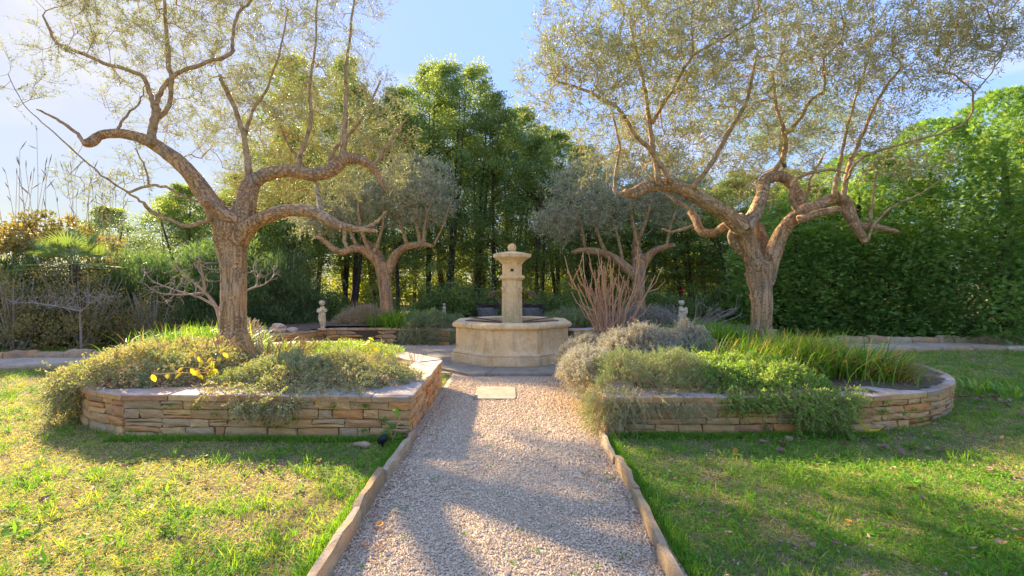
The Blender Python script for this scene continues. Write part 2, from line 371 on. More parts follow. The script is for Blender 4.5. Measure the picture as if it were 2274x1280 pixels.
def path_mid(x):
    return np.interp(x, [-30, -9, -6, -3.5, 3.5, 7, 10, 30], [8.9, 8.85, 9.3, 10.1, 10.1, 10.45, 10.75, 11.2])
def is_gravel(x, y, pad=0.0):
    x = np.asarray(x, float); y = np.asarray(y, float)
    a = (x > -.955 + pad) & (x < np.where(y < 4.75, .84, .96) - pad) & (y < 8.5)
    hw = np.interp(np.abs(x), [0, 3.5, 5.5, 8], [2.4, 1.35, .85, .58]) - pad
    b = np.abs(y - path_mid(x)) < hw
    return a | b
def in_bed(x, y):
    r = np.zeros(np.shape(x), bool)
    for p in BEDS.values(): r |= inpoly(x, y, p)
    return r
def gz(x, y):
    x = np.asarray(x, float); y = np.asarray(y, float)
    g = .10 * sstep(3.4, 6.0, x) + .03 * sstep(3.4, 6.0, -x)
    u = .035 * (fbm(x, y, .8) - .5) * sstep(1.0, 1.6, np.abs(x))
    return g + u

# ground sheet with a horizon
def grid_sheet(name, xs, ys, zf, mat, kind='structure', keep=None):
    X, Y = np.meshgrid(xs, ys); Z = zf(X, Y); nx, ny = len(xs), len(ys)
    V = np.stack([X, Y, Z], -1).reshape(-1, 3)
    i = np.arange((ny - 1) * (nx - 1)); r, c = i // (nx - 1), i % (nx - 1)
    a = r * nx + c; F = np.stack([a, a + 1, a + 1 + nx, a + nx], 1)
    if keep is not None:
        cx = V[F].mean(1); k = keep(cx[:, 0], cx[:, 1]); F = F[k]
        us = np.unique(F); mp_ = -np.ones(len(V), int); mp_[us] = np.arange(len(us)); V = V[us]; F = mp_[F]
    return mk(name, V, F, mat, None, True, kind=kind)
xs = np.concatenate([[-600, -200, -80, -40, -25], np.linspace(-14, 14, 113), [25, 40, 80, 200, 600]])
ys = np.concatenate([[-200, -60, -20, -6], np.linspace(-3, 15.5, 75), [20, 26, 40, 80, 200, 600, 1000]])
grid_sheet('ground', xs, ys, lambda x, y: gz(x, y), M['ground'])
grid_sheet('forest_floor', np.linspace(-30, 30, 61), np.linspace(13.2, 27, 28), lambda x, y: gz(x, y) + .02 + .04 * fbm(x, y, 2), M['litter'],
           keep=lambda x, y: y > 14.2 + .8 * vn(x, y, .6) - .02 * abs(x))
gp = grid_sheet('gravel_path', np.arange(-16, 16.01, .1), np.arange(-2, 13.01, .1), lambda x, y: np.where(np.abs(x) < 1.2, .012, gz(x, y) + .014) + .006 * (fbm(x, y, 2.2) - .5), M['gravel_bed'],
           keep=lambda x, y: is_gravel(x, y, -.05) & ~in_bed(x, y))

# gravel stones, loose geometry for the near path (nobody could count them)
def pebbles(n, dmin, dmax):
    d = np.exp(rng.uniform(np.log(dmin), np.log(dmax), n * 2)); x = rng.uniform(-.98, .98, n * 2)
    y = d
    k = is_gravel(x, y, 0.01) & ~((np.hypot(x - FX, y - FY) < 2.0)); x, y = x[k][:n], y[k][:n]; n = len(x)
    r = rng.choice([.8, 1, 1, 1.2, 1.6], n) * rng.uniform(.0030, .0062, n) * np.clip((y / 3) ** .5, 1, 1.9)
    t = np.array([[1, 0, 0], [0, 1, 0], [-1, 0, 0], [0, -1, 0], [0, 0, 1], [0, 0, -1.]])
    V = t[None] * r[:, None, None] * rng.uniform(.65, 1.35, (n, 6, 1)); V += rng.normal(size=(n, 6, 3)) * r[:, None, None] * .15
    a = rng.uniform(0, 6.28, n); ca, sa = np.cos(a)[:, None], np.sin(a)[:, None]
    V = np.stack([V[..., 0] * ca - V[..., 1] * sa, V[..., 0] * sa + V[..., 1] * ca, V[..., 2] * .8], -1)
    V += np.stack([x, y, .014 + r * .45], -1)[:, None]
    f = np.array([[0, 1, 4], [1, 2, 4], [2, 3, 4], [3, 0, 4], [1, 0, 5], [2, 1, 5], [3, 2, 5], [0, 3, 5]])[:4]
    f = np.concatenate([f, ])
    F = (np.arange(n)[:, None, None] * 6 + f[None]).reshape(-1, 3)
    tint = np.repeat(np.clip(rng.normal(.52, .2, n) - .55 * np.clip(fbm(x + 3, y, 1.8) - .5, 0, 1), 0, 1), 6)
    return V.reshape(-1, 3), F, tint
V, F, T = pebbles(84000, 2.0, 8.2)
mk('gravel', V, F, M['pebble'], None, False, {'tint': T}, 'stuff')

# ------------------------------------------------------------------ stone pieces
def resample(poly, i0, i1, step=.04, closed=True):
    pts = [np.array(poly[k % len(poly)], float) for k in range(i0, i1 + 1)]
    pts = np.array(pts); seg = np.linalg.norm(np.diff(pts, axis=0), axis=1); s = np.concatenate([[0], np.cumsum(seg)])
    return pts, s
class Line:
    """polyline with outward normal; at(s, depth) -> xy"""
    def __init__(self, pts, smooth=False, out=1):
        p = np.array(pts, float)
        if smooth: p = spline(p, 6)
        self.p = p; seg = np.diff(p, axis=0); self.l = np.linalg.norm(seg, axis=1); self.s = np.concatenate([[0], np.cumsum(self.l)])
        d = seg / self.l[:, None]; nn = np.stack([d[:, 1], -d[:, 0]], 1) * out
        vn_ = np.vstack([nn[:1], unit(nn[:-1] + nn[1:]), nn[-1:]]) if smooth else None
        self.n, self.vn, self.L = nn, vn_, self.s[-1]
    def at(self, s, depth):
        s = np.clip(np.asarray(s, float), 0, self.L); i = np.clip(np.searchsorted(self.s, s, 'right') - 1, 0, len(self.l) - 1)
        t = ((s - self.s[i]) / self.l[i])[..., None]
        q = self.p[i] * (1 - t) + self.p[i + 1] * t
        n = self.n[i] if self.vn is None else unit(self.vn[i] * (1 - t) + self.vn[i + 1] * t)
        return q + n * np.asarray(depth)[..., None]

def stone_piece(line, s0, s1, z0f, z1f, mat, parent, name='stone', proud=.02, gap=.005, back=.06):
    nx = 4 if s1 - s0 > .16 else 3; nz_ = 3
    u = np.linspace(0, 1, nx + 1); v = np.linspace(0, 1, nz_ + 1)
    U, Vv = np.meshgrid(u, v)
    S = s0 + gap + (s1 - s0 - 2 * gap) * U
    jl, jr = rng.normal(0, .006, 2); S = S + (jl * (1 - U) + jr * U) * (Vv - .5) * 2 + rng.normal(0, .0025, S.shape)
    za = z0f(S) + gap; zb = z1f(S) - gap; Z = za + (zb - za) * Vv + rng.normal(0, .0018, S.shape)
    edge = (U == 0) | (U == 1) | (Vv == 0) | (Vv == 1)
    D = proud + rng.normal(0, .0035, S.shape) + rng.normal(0, .006); D = np.where(edge, D - .011, D)
    D += .006 * rng.normal() * (U - .5) + .006 * rng.normal() * (Vv - .5)
    xy = line.at(S, D); V = np.concatenate([xy, Z[..., None]], -1).reshape(-1, 3)
    nn = nx + 1; i = np.arange(nx * nz_); r, c = i // nx, i % nx; a = r * nn + c
    F = np.stack([a, a + 1, a + 1 + nn, a + nn], 1)
    per = [k for k in range(nn)] + [nn * r_ + nx for r_ in range(1, nz_ + 1)] + [nn * nz_ + k for k in range(nx - 1, -1, -1)] + [nn * r_ for r_ in range(nz_ - 1, 0, -1)]
    per = np.array(per); Sb, Zb = S.ravel()[per], Z.ravel()[per]
    xb = line.at(Sb, np.full(len(per), -back)); Vb = np.concatenate([xb, Zb[:, None]], -1)
    m = len(per); b0 = len(V); j = (np.arange(m) + 1) % m
    Fb = np.stack([per[j], per, b0 + np.arange(m), b0 + j], 1)
    return mk(name, np.vstack([V, Vb]), np.concatenate([F, Fb]), mat, parent)

def stone_courses(line, z0, z1, parent, mat, rows, lens=(.16, .42), gap=.005, maxn=240, base=None):
    hs = np.array(rows, float) * rng.uniform(.85, 1.15, len(rows)); hs = hs / hs.sum() * (z1 - z0); zz = z0 + np.concatenate([[0], np.cumsum(hs)])
    ph = rng.uniform(0, 50, len(zz))
    def bound(k):
        if k == 0: return lambda s: np.full(np.shape(s), z0) - .03
        if k == len(zz) - 1: return lambda s: np.full(np.shape(s), z1)
        return lambda s: zz[k] + .024 * (vn(np.asarray(s), ph[k], 2.4) - .5) + .010 * (vn(np.asarray(s), ph[k] + 9, 7) - .5)
    for k in range(len(rows)):
        s = 0.0; tall = hs[k] > .075
        while s < line.L - .02:
            l = rng.uniform(*lens) * (1.15 if tall else 1.0)
            if rng.random() < .14: l = rng.uniform(.08, .15)
            if line.L - s - l < .12: l = line.L - s
            e = s + l; lo, hi = bound(k), bound(k + 1)
            if tall and rng.random() < .32 and l > .18:
                f = rng.uniform(.35, .65); mid = (lambda a, b, g, q: (lambda t: a(t) + (b(t) - a(t)) * g + .006 * (vn(t, q, 6) - .5)))(lo, hi, f, rng.uniform(0, 90))
                stone_piece(line, s, e, lo, mid, mat, parent, gap=gap); stone_piece(line, s, e, mid, hi, mat, parent, gap=gap)
            else: stone_piece(line, s, e, lo, hi, mat, parent, gap=gap)
            s = e

def slab_piece(corners, z0, z1, mat, parent, name='capstone', jit=.008, side=None):
    """flat polygon slab (list of xy) with slightly worn arris"""
    p = np.array(corners, float); p += rng.normal(0, jit * .5, p.shape); c = p.mean(0); n = len(p)
    b = .008; inner = c + (p - c) * (1 - b / np.maximum(np.linalg.norm(p - c, axis=1, keepdims=True), .05) * 1.4)
    zt = z1 + rng.normal(0, .0025)
    V = np.vstack([np.c_[p, np.full(n, z0)], np.c_[p, np.full(n, zt - b)], np.c_[inner, zt + rng.normal(0, .0015, n)], [[*c, zt + .001]]])
    i = np.arange(n); j = (i + 1) % n
    F4 = np.concatenate([np.stack([i, j, n + j, n + i], 1), np.stack([n + i, n + j, 2 * n + j, 2 * n + i], 1)])
    F3 = np.stack([2 * n + i, 2 * n + j, np.full(n, 3 * n)], 1)
    o = mk(name, V, [F4, F3, i[::-1][None]], mat, parent)
    if side is not None:
        o.data.materials.clear(); o.data.materials.append(side); o.data.materials.append(mat)
        idx = np.zeros(len(o.data.polygons), np.int32); idx[n:3 * n] = 1; o.data.polygons.foreach_set('material_index', idx)
    return o

def caps(line, width, z0, z1, parent, lens=(.28, .6), over=.012, mat=None):
    s = 0.0
    while s < line.L - .02:
        l = rng.uniform(*lens)
        if line.L - s - l < .2: l = line.L - s
        ss = np.linspace(s + .004, s + l - .004, 5)
        o = line.at(ss, np.full(5, .02 + over)); i = line.at(ss, np.full(5, -width + rng.normal(0, .015)))
        slab_piece(np.vstack([o, i[::-1]]), z0, z1, mat or M['cap_stone'], parent, side=M['wall_stone']); s += l

def prism(poly, z0, z1):
    p = np.array(poly, float); n = len(p); V = np.vstack([np.c_[p, np.full(n, z0)], np.c_[p, np.full(n, z1)]])
    i = np.arange(n); j = (i + 1) % n
    return V, [np.stack([i, j, j + n, i + n], 1), (np.arange(n) + n)[None]]

def offset(poly, d):
    p = np.array(poly, float); c = p.mean(0); v = p - c; return c + v * (1 - d / np.linalg.norm(v, axis=1, keepdims=True))

def bed_wall(key, label, runs, cen):
    t = thing('planter_wall', label, 'stone wall', (*cen, 0), 'dry stone planter walls round the fountain')
    top = TOP[key]; poly = BEDS[key]
    V, F = prism(offset(poly, .03), -.05, top - .07); mk('core', V, F, M['mortar'], t)
    for pts, smooth, out, vis in runs:
        ln = Line(pts, smooth, out)
        far = cen[1] > 10
        zb = min(float(gz(*p)) for p in ln.p) - .02
        rows = (.8, .9, .9) if far else (1.35, .8, 1.05, .85)
        stone_courses(ln, zb, top - .055, t, M['wall_stone'], rows, lens=(.25, .55) if far else (.13, .38), gap=.007 if far else .004)
        # the course just under the coping reads as its edge
        caps(ln, .36, top - .055, top, t, lens=(.3, .65))
    xs = np.linspace(min(p[0] for p in poly), max(p[0] for p in poly), 60); ys = np.linspace(min(p[1] for p in poly), max(p[1] for p in poly), 60)
    ip = offset(poly, .05)
    cx, cy = np.mean([p[0] for p in poly]), np.mean([p[1] for p in poly])
    grid_sheet('bed_soil', xs, ys, lambda x, y: top - .05 + .05 * fbm(x, y, 2) + .10 * np.exp(-((x - cx) ** 2 + (y - cy) ** 2) / 2.2) - .0, M['litter'], keep=lambda x, y: inpoly(x, y, ip))
    return t
p = BEDS['fl']
bed_wall('fl', 'stone planter wall left of the path, its long straight face towards the lawn', [([p[0], p[1]], False, -1, 1), (p[1:6], True, -1, 1), (p[5:10], True, -1, 1), ([p[10], p[0]], False, -1, 1), ([p[9], p[10]], False, -1, 1)], (-3.2, 6.9))
p = BEDS['fr']
bed_wall('fr', 'stone planter wall right of the path with bare rounded coping at its right end', [([p[10], p[0]], False, -1, 1), ([p[6], p[7], p[8], p[9], p[10]], True, -1, 1), ([p[0], p[1]], False, -1, 1), ([p[1], p[2]], False, -1, 1), (p[2:7], True, -1, 1)], (3.2, 6.9))
p = BEDS['bl']
bed_wall('bl', 'low stone wall behind the fountain on the left, a child statue on its corner', [(p[0:3], True, -1, 1), (p[2:5], True, -1, 1), ([p[4], p[5]], False, -1, 1)], (-4, 13))
p = BEDS['br']
bed_wall('br', 'low stone wall behind the fountain on the right, half hidden by silver shrubs', [([q for q in p[0:3]][::1], True, 1, 1), (p[2:5], True, 1, 1), ([p[4], p[5]], False, 1, 1)], (4, 13))

# kerbs: thin slabs on edge
def kerb(label, pts, lens, h, wdt, zf, smooth=True):
    pts = np.array(pts, float); ln = Line(pts, smooth and len(pts) > 2)
    mid = ln.at(ln.L / 2, np.array(0.)); t = thing('path_edging', label, 'stone edging', (*mid, 0), 'stone edgings of the gravel paths')
    s = 0.0; prev = 0
    while s < ln.L - .05:
        l = rng.uniform(*lens)
        if ln.L - s - l < lens[0] * .6: l = ln.L - s
        st = 6; ss = np.linspace(s + .004, s + l - .004, st); off = rng.normal(0, .012); tilt = rng.normal(0, .008)
        hh = h * rng.uniform(.8, 1.2); V = []
        tw = wdt * rng.uniform(.8, 1.2)
        for k, q in enumerate(ss):
            e = 1 if 0 < k < st - 1 else .9
            zt = hh * (1 + rng.normal(0, .05)) * e; o = off + tilt * (k - 2.5) / 2.5
            g = float(zf(*ln.at(q, np.array(0.))))
            prof = [(-tw / 2, -.06), (-tw / 2 * e, zt * .6), (-tw / 2 * .75 + rng.normal(0, .003), zt), (tw / 2 * .7 + rng.normal(0, .003), zt * rng.uniform(.93, 1.0)), (tw / 2 * e, zt * .55), (tw / 2, -.06)]
            for a, z in prof:
                xy = ln.at(q, np.array(o + a + rng.normal(0, .002))); V.append([*xy, z + g])
        V = np.array(V); F = []
        for k in range(st - 1):
            for a in range(5): F.append([k * 6 + a, k * 6 + a + 1, k * 6 + 7 + a, k * 6 + 6 + a])
        ends = [[0, 1, 2, 3, 4, 5][::-1], [(st - 1) * 6 + a for a in range(6)]]
        mk('kerb_stone', V, [np.array(F), np.array(ends)], M['kerb_stone'], t)
        s += l
    return t
kerb('stone edging on the left side of the gravel path in front of the fountain', [(-.985, 1.2), (-.97, 2.4), (-.975, 3.7), (-.965, 4.66)], (.5, .95), .12, .05, gz)
kerb('stone edging on the right side of the gravel path in front of the fountain', [(.80, 1.2), (.835, 2.3), (.87, 3.7), (.90, 4.74)], (.55, 1.0), .10, .05, gz)
sd = np.linspace(-15, -5.7, 12)
kerb('near edging of the side path at the left edge of the photo', [(x, path_mid(x) - .66) for x in sd], (.4, .9), .09, .12, gz)
kerb('far edging of the side path at the left, under the oleanders', [(x, path_mid(x) + .66) for x in np.linspace(-15, -6.6, 12)], (.4, .75), .15, .14, gz)
kerb('near edging of the side path at the right, beside the lawn', [(x, path_mid(x) - .66) for x in np.linspace(6.0, 15, 12)], (.5, .95), .10, .12, gz)
kerb('far edging of the side path at the right, under the conifer hedge', [(x, path_mid(x) + .75) for x in np.linspace(7.2, 15, 12)], (.35, .7), .17, .16, gz)

# stepping stone
t = slab_piece([(-.48, 6.12), (.03, 6.12), (.05, 6.2), (.05, 6.78), (0, 6.85), (-.46, 6.85), (-.49, 6.8), (-.5, 6.2)], -.02, .035, M['slab'], None, 'stepping_stone', .006)
tag(t, 'pale square stepping stone lying in the gravel before the fountain', 'stepping stone')

# ------------------------------------------------------------------ fountain
def ngon_lathe(prof, n=8, rot=None, sub=1, close_top=False, close_bot=False):
    """prof rows (apothem, z); flat face towards the camera"""
    k = 1 / math.cos(math.pi / n); a0 = math.pi / n if rot is None else rot
    th = a0 + np.arange(n) * 2 * np.pi / n - math.pi / 2
    V = [np.c_[r * k * np.cos(th), r * k * np.sin(th), np.full(n, z)] for r, z in prof]; V = np.concatenate(V); m = len(prof)
    i = np.arange(n); j = (i + 1) % n
    F = [np.concatenate([np.stack([q * n + i, q * n + j, (q + 1) * n + j, (q + 1) * n + i], 1) for q in range(m - 1)])]
    if close_top: F.append((np.arange(n) + (m - 1) * n)[None])
    if close_bot: F.append(np.arange(n)[::-1][None])
    return V, F
ft = thing('fountain', 'octagonal pale stone fountain with a central column and ball on top', 'fountain', (FX, FY, 0))
o3 = np.array([FX, FY, 0])
def arc(cx, cz, r, a0, a1, n=7): return [(cx + r * math.cos(R(a)), cz + r * math.sin(R(a))) for a in np.linspace(a0, a1, n)]
# plinth of eight slabs
k8 = 1 / math.cos(math.pi / 8)
for q in range(8):
    a0 = -math.pi / 2 - math.pi / 8 + q * math.pi / 4 + (.16 if q % 1 == 0 else 0); a1 = a0 + math.pi / 4
    def pt(a, r):
        f = (a + math.pi / 2 + math.pi / 8) % (math.pi / 4) - math.pi / 8; return (FX + r / math.cos(f) * math.cos(a), FY + r / math.cos(f) * math.sin(a))
    corner = a0 + (math.pi / 4 - (a0 + math.pi / 2 + math.pi / 8) % (math.pi / 4))
    A = [a0 + .002, corner, a1 - .002]
    slab_piece([pt(a, 1.76) for a in A] + [pt(a, 1.0) for a in A[::-1]], -.02, .06, M['slab'], ft, 'plinth_slab', .004)
# basin body
prof = [(1.155, .06), (1.16, .075), (1.16, .215), (1.15, .225)]
V, F = ngon_lathe(prof); mk('basin_base', V + o3, F, M['limestone'], ft)
prof = [(1.135, .228), (1.135, .25)] + [(1.062 + .073 * (1 - math.sin(R(a))), .25 + .12 * (1 - math.cos(R(a)))) for a in np.linspace(0, 90, 8)] + [(1.062, .72)]
V, F = ngon_lathe(prof); mk('basin_wall', V + o3, F, M['limestone'], ft)
prof = [(1.06, .70), (1.09, .70)] + arc(1.085, .755, .055, -90, 90, 9) + [(1.0, .818), (.9, .812), (.875, .80), (.87, .40), (.1, .36)]
V, F = ngon_lathe(prof); mk('basin_rim', V + o3, F, M['limestone'], ft)
# raised corner pilasters on the basin wall
for q in range(8):
    a = math.pi / 8 + q * math.pi / 4 - math.pi / 2; u = np.array([math.cos(a), math.sin(a)])
    pa = [np.array([math.cos(a + s), math.sin(a + s)]) for s in (-math.pi / 8, math.pi / 8)]
    cpt = u * 1.066 * k8; tang = [np.array([-n_[1], n_[0]]) for n_ in pa]
    w_ = .085
    L0 = cpt - tang[0] * w_; L1 = cpt + tang[1] * w_
    poly = [L0 + pa[0] * .006, cpt + u * .007, L1 + pa[1] * .006, L1 - pa[1] * .02, cpt - u * .03, L0 - pa[0] * .02]
    V, F = prism(poly, .37, .698); mk('corner_pilaster', V + o3, F, M['limestone'], ft)
# column: shaft, neck moulding, upper drum, capital, ball
V, F = ngon_lathe([(.235, .34), (.235, .72), (.218, .745), (.203, .76), (.200, 1.60)]); mk('column', V + o3, F, M['limestone'], ft)
V, F = ngon_lathe([(.200, 1.60), (.225, 1.61)] + arc(.222, 1.655, .034, -80, 80, 6) + [(.225, 1.70), (.202, 1.71)]); mk('neck_moulding', V + o3, F, M['limestone'], ft)
V, F = ngon_lathe([(.197, 1.705), (.197, 1.93)]); up = mk('column_top', V + o3, F, M['limestone'], ft)
V, F = ngon_lathe([(.197, 1.925), (.215, 1.93), (.22, 1.955), (.24, 1.96), (.25, 1.985), (.30, 2.02), (.345, 2.045), (.35, 2.052), (.375, 2.056), (.378, 2.112), (.37, 2.12), (.22, 2.155), (.08, 2.178), (.0, 2.18)]); mk('capital', V + o3, F, M['limestone'], ft)
def uvsphere(c, r, n=20, m=12):
    th = np.linspace(0, np.pi, m + 1); pts = np.stack([np.zeros(m + 1), np.zeros(m + 1), np.cos(th)], 1); V = []
    for q in range(m + 1):
        a = np.arange(n) * 2 * np.pi / n; V.append(np.c_[np.sin(th[q]) * np.cos(a), np.sin(th[q]) * np.sin(a), np.full(n, np.cos(th[q]))])
    V = np.concatenate(V) * np.asarray(r) + c; i = np.arange(n); j = (i + 1) % n
    return V, np.concatenate([np.stack([(q + 1) * n + i, (q + 1) * n + j, q * n + j, q * n + i], 1) for q in range(m)])
V, F = uvsphere(o3 + [0, 0, 2.25], .088); mk('ball_finial', V, F, M['limestone'], ft, True)
V, F = tube([o3 + [0, -.215, 1.80], o3 + [0, -.199, 1.80]], .030, 16); mk('overflow_hole', V, F, M['black_plastic'], ft)
# spouts with scrolls, left and right
for sx in (-1, 1):
    pth = spline([(.19, 1.375), (.30, 1.378), (.40, 1.368), (.455, 1.32), (.478, 1.25)], 5)
    V, F = tube([o3 + [sx * a, -.02, z] for a, z in pth], .017, 10); sp_ = mk('spout', V, F, M['iron'], ft, True)
    th = np.linspace(0, 2.6 * np.pi, 34)
    cur = [(.215 + (.012 + .0062 * a) * math.cos(a + 2.2), 1.155 + (.012 + .0062 * a) * math.sin(a + 2.2)) for a in th]
    e = cur[-1]; cur += [(e[0] + .05, e[1] + .05), (.33, 1.25), (.345, 1.33)]
    V, F = tube([o3 + [sx * a, -.02, z] for a, z in cur], .0085, 6); mk('scroll_bracket', V, F, M['iron'], ft, True)
    cur = [(.385 + (.006 + .0045 * a) * math.cos(a + 1), 1.315 + (.006 + .0045 * a) * math.sin(a + 1)) for a in np.linspace(0, 2.2 * np.pi, 20)]
    V, F = tube([o3 + [sx * a, -.02, z] for a, z in cur], .007, 6); mk('scroll_bracket', V, F, M['iron'], ft, True)
    V, F = tube([o3 + [sx * .196, -.02, 1.375], o3 + [sx * .214, -.02, 1.375]], .035, 12); mk('spout_flange', V, F, M['iron'], ft)
    for a in (-.6, 0, .6):      # little carved leaf above the spout
        b0 = o3 + [sx * .165, -.142, 1.36]; V, F = tube([b0, b0 + [sx * (.02 + .05 * a * .5), -.004, .06], b0 + [sx * (.02 + .06 * a), -.006, .11]], [.012, .010, .004], 5); mk('carved_leaf', V, F, M['limestone'], ft, True)
    for ye in (-.55, .45):
        A = o3 + [sx * .18, .0 + ye * .12, .765]; B = o3 + [sx * .88, ye, .835]
        V, F = tube([A, B], .013, 6); mk('grate_bar', V, F, M['iron'], ft)
V, F = ngon_lathe([(.0, .60), (.872, .60)]); mk('water', V + o3, F, noisemat('dark_water', [(.3, (.03, .03, .022)), (.7, (.06, .05, .035))], 3, .05, .004, .08), ft, kind='stuff')

# ------------------------------------------------------------------ trees: main limbs fused, twigs grown, leaves on the twigs
def limb(rows, d0, d1, per=5):
    """rows (px, py, width px) -> world points, radius"""
    n = len(rows); out = []
    for i, (px, py, wpx) in enumerate(rows):
        d = d0 + (d1 - d0) * i / (n - 1); p_ = P(px, py, d); out.append([*p_, wpx / 2 / FPX * d * .80 / math.hypot(1, (px - CX) / FPX)])
    return spline(out, per)

def fuse(limbs, voxel, name, parent, mat, bark_amp=.017, k=.15, nskel=None):
    Vs, Fq, Ft, o = [], [], [], 0
    for L in limbs:
        V, F = tube(L[:, :3], L[:, 3] + voxel * .3, 14); Vs.append(V); Fq.append(F[0] + o); Ft.append(F[1] + o); o += len(V)
    me = mesh_data('tmp', np.concatenate(Vs), [np.concatenate(Fq), np.concatenate(Ft)])
    ob = bpy.data.objects.new('tmp', me); C.objects.link(ob)
    md = ob.modifiers.new('r', 'REMESH'); md.mode = 'VOXEL'; md.voxel_size = voxel
    ms = ob.modifiers.new('s', 'SMOOTH'); ms.factor = .6; ms.iterations = 4
    dg = bpy.context.evaluated_depsgraph_get(); ev = ob.evaluated_get(dg); m2 = ev.to_mesh()
    n = len(m2.vertices); V = np.empty(n * 3, np.float32); m2.vertices.foreach_get('co', V); V = V.reshape(-1, 3).astype(float)
    Nn = np.empty(n * 3, np.float32); m2.vertices.foreach_get('normal', Nn); Nn = Nn.reshape(-1, 3)
    nf = len(m2.polygons); F = np.empty(len(m2.loops), np.int32); m2.loops.foreach_get('vertex_index', F)
    tt = np.empty(nf, np.int32); m2.polygons.foreach_get('loop_total', tt)
    assert (tt == 4).all(); F = F.reshape(-1, 4)
    ev.to_mesh_clear(); bpy.data.objects.remove(ob)
    # nearest skeleton segment gives the grain direction
    limbs = limbs[:nskel] if nskel else limbs
    A = np.concatenate([L[:-1, :3] for L in limbs]); B = np.concatenate([L[1:, :3] for L in limbs])
    S0 = np.concatenate([np.concatenate([[0], np.cumsum(np.linalg.norm(np.diff(L[:, :3], axis=0), axis=1))[:-1]]) + 3.7 * i for i, L in enumerate(limbs)])
    RR = np.concatenate([L[:-1, 3] for L in limbs])
    best = np.full(n, 1e9); bark = np.zeros((n, 3)); br = np.zeros(n)
    for a, b, s0, r_ in zip(A, B, S0, RR):
        ab = b - a; l = np.linalg.norm(ab); d = ab / l; t_ = np.clip((V - a) @ d, 0, l); q = V - a - t_[:, None] * d; dd = np.linalg.norm(q, axis=1) / (r_ + .02)
        m_ = dd < best; best[m_] = dd[m_]; br[m_] = r_
        bark[m_] = q[m_] + d * ((s0 + t_[m_]) * k)[:, None] + 1.3 * s0 * 0
    amp = np.clip((br - .05) / .17, .16, 1.15) * bark_amp
    h3 = np.array([mnoise.noise(Vector((x[0] * 5, x[1] * 5, x[2] * 5))) for x in bark * [1, 1, .6]]) if bark_amp > .005 else 0
    h = -.45 + 1.5 * h3 - 1.9 * np.abs(np.array([mnoise.fractal(Vector(x * 11), 1, 2, 3) for x in bark])) + .5 + .8 * np.array([mnoise.noise(Vector(x * 3.1)) for x in V])
    V = V + Nn * (h * amp * 1.4)[:, None]
    return mk(name, V, F, mat, parent, True, {'bark': bark})

def grow(seeds, targets, bf=.25, step=.16, up=.12):
    nodes = [tuple(s) for s in seeds]; par = [-1] * len(nodes); ns = np.array(nodes, float); path = np.zeros(len(ns))
    T = np.array(targets, float); D = np.linalg.norm(T[:, None] - ns[None], axis=2) if len(T) * len(ns) < 4e7 else None
    bi = D.argmin(1); bd = D.min(1); cost = bd.copy(); alive = np.ones(len(T), bool)
    NN = ns.tolist(); PL = path.tolist(); tips = []
    for _ in range(len(T)):
        c = np.where(alive, cost, 1e9); i = int(c.argmin()); alive[i] = False
        a = bi[i]; A = np.array(NN[a]); B = T[i]; d = np.linalg.norm(B - A); m = max(1, int(math.ceil(d / step)))
        prev = a; new = []
        side = rng.normal(size=3) * d * .07; side[2] -= d * up
        for q in range(1, m + 1):
            f = q / m; pt_ = A + (B - A) * f + side * math.sin(math.pi * f)
            if q < m: pt_ = pt_ + rng.normal(size=3) * .012
            NN.append(pt_.tolist()); par.append(prev); PL.append(PL[prev] + d / m); prev = len(NN) - 1; new.append(prev)
        tips.append(prev)
        for q in new:
            dd = np.linalg.norm(T - np.array(NN[q]), axis=1); cc = dd + bf * PL[q]; m_ = cc < cost
            cost[m_] = cc[m_]; bi[m_] = q
    return np.array(NN), np.array(par), np.array(tips), len(ns)

def ellip(c, r, n, shell=.0):
    u = rdir(n); rr = rng.uniform(shell, 1, n) ** (1 / 2.4); return np.asarray(c) + u * rr[:, None] * np.asarray(r)

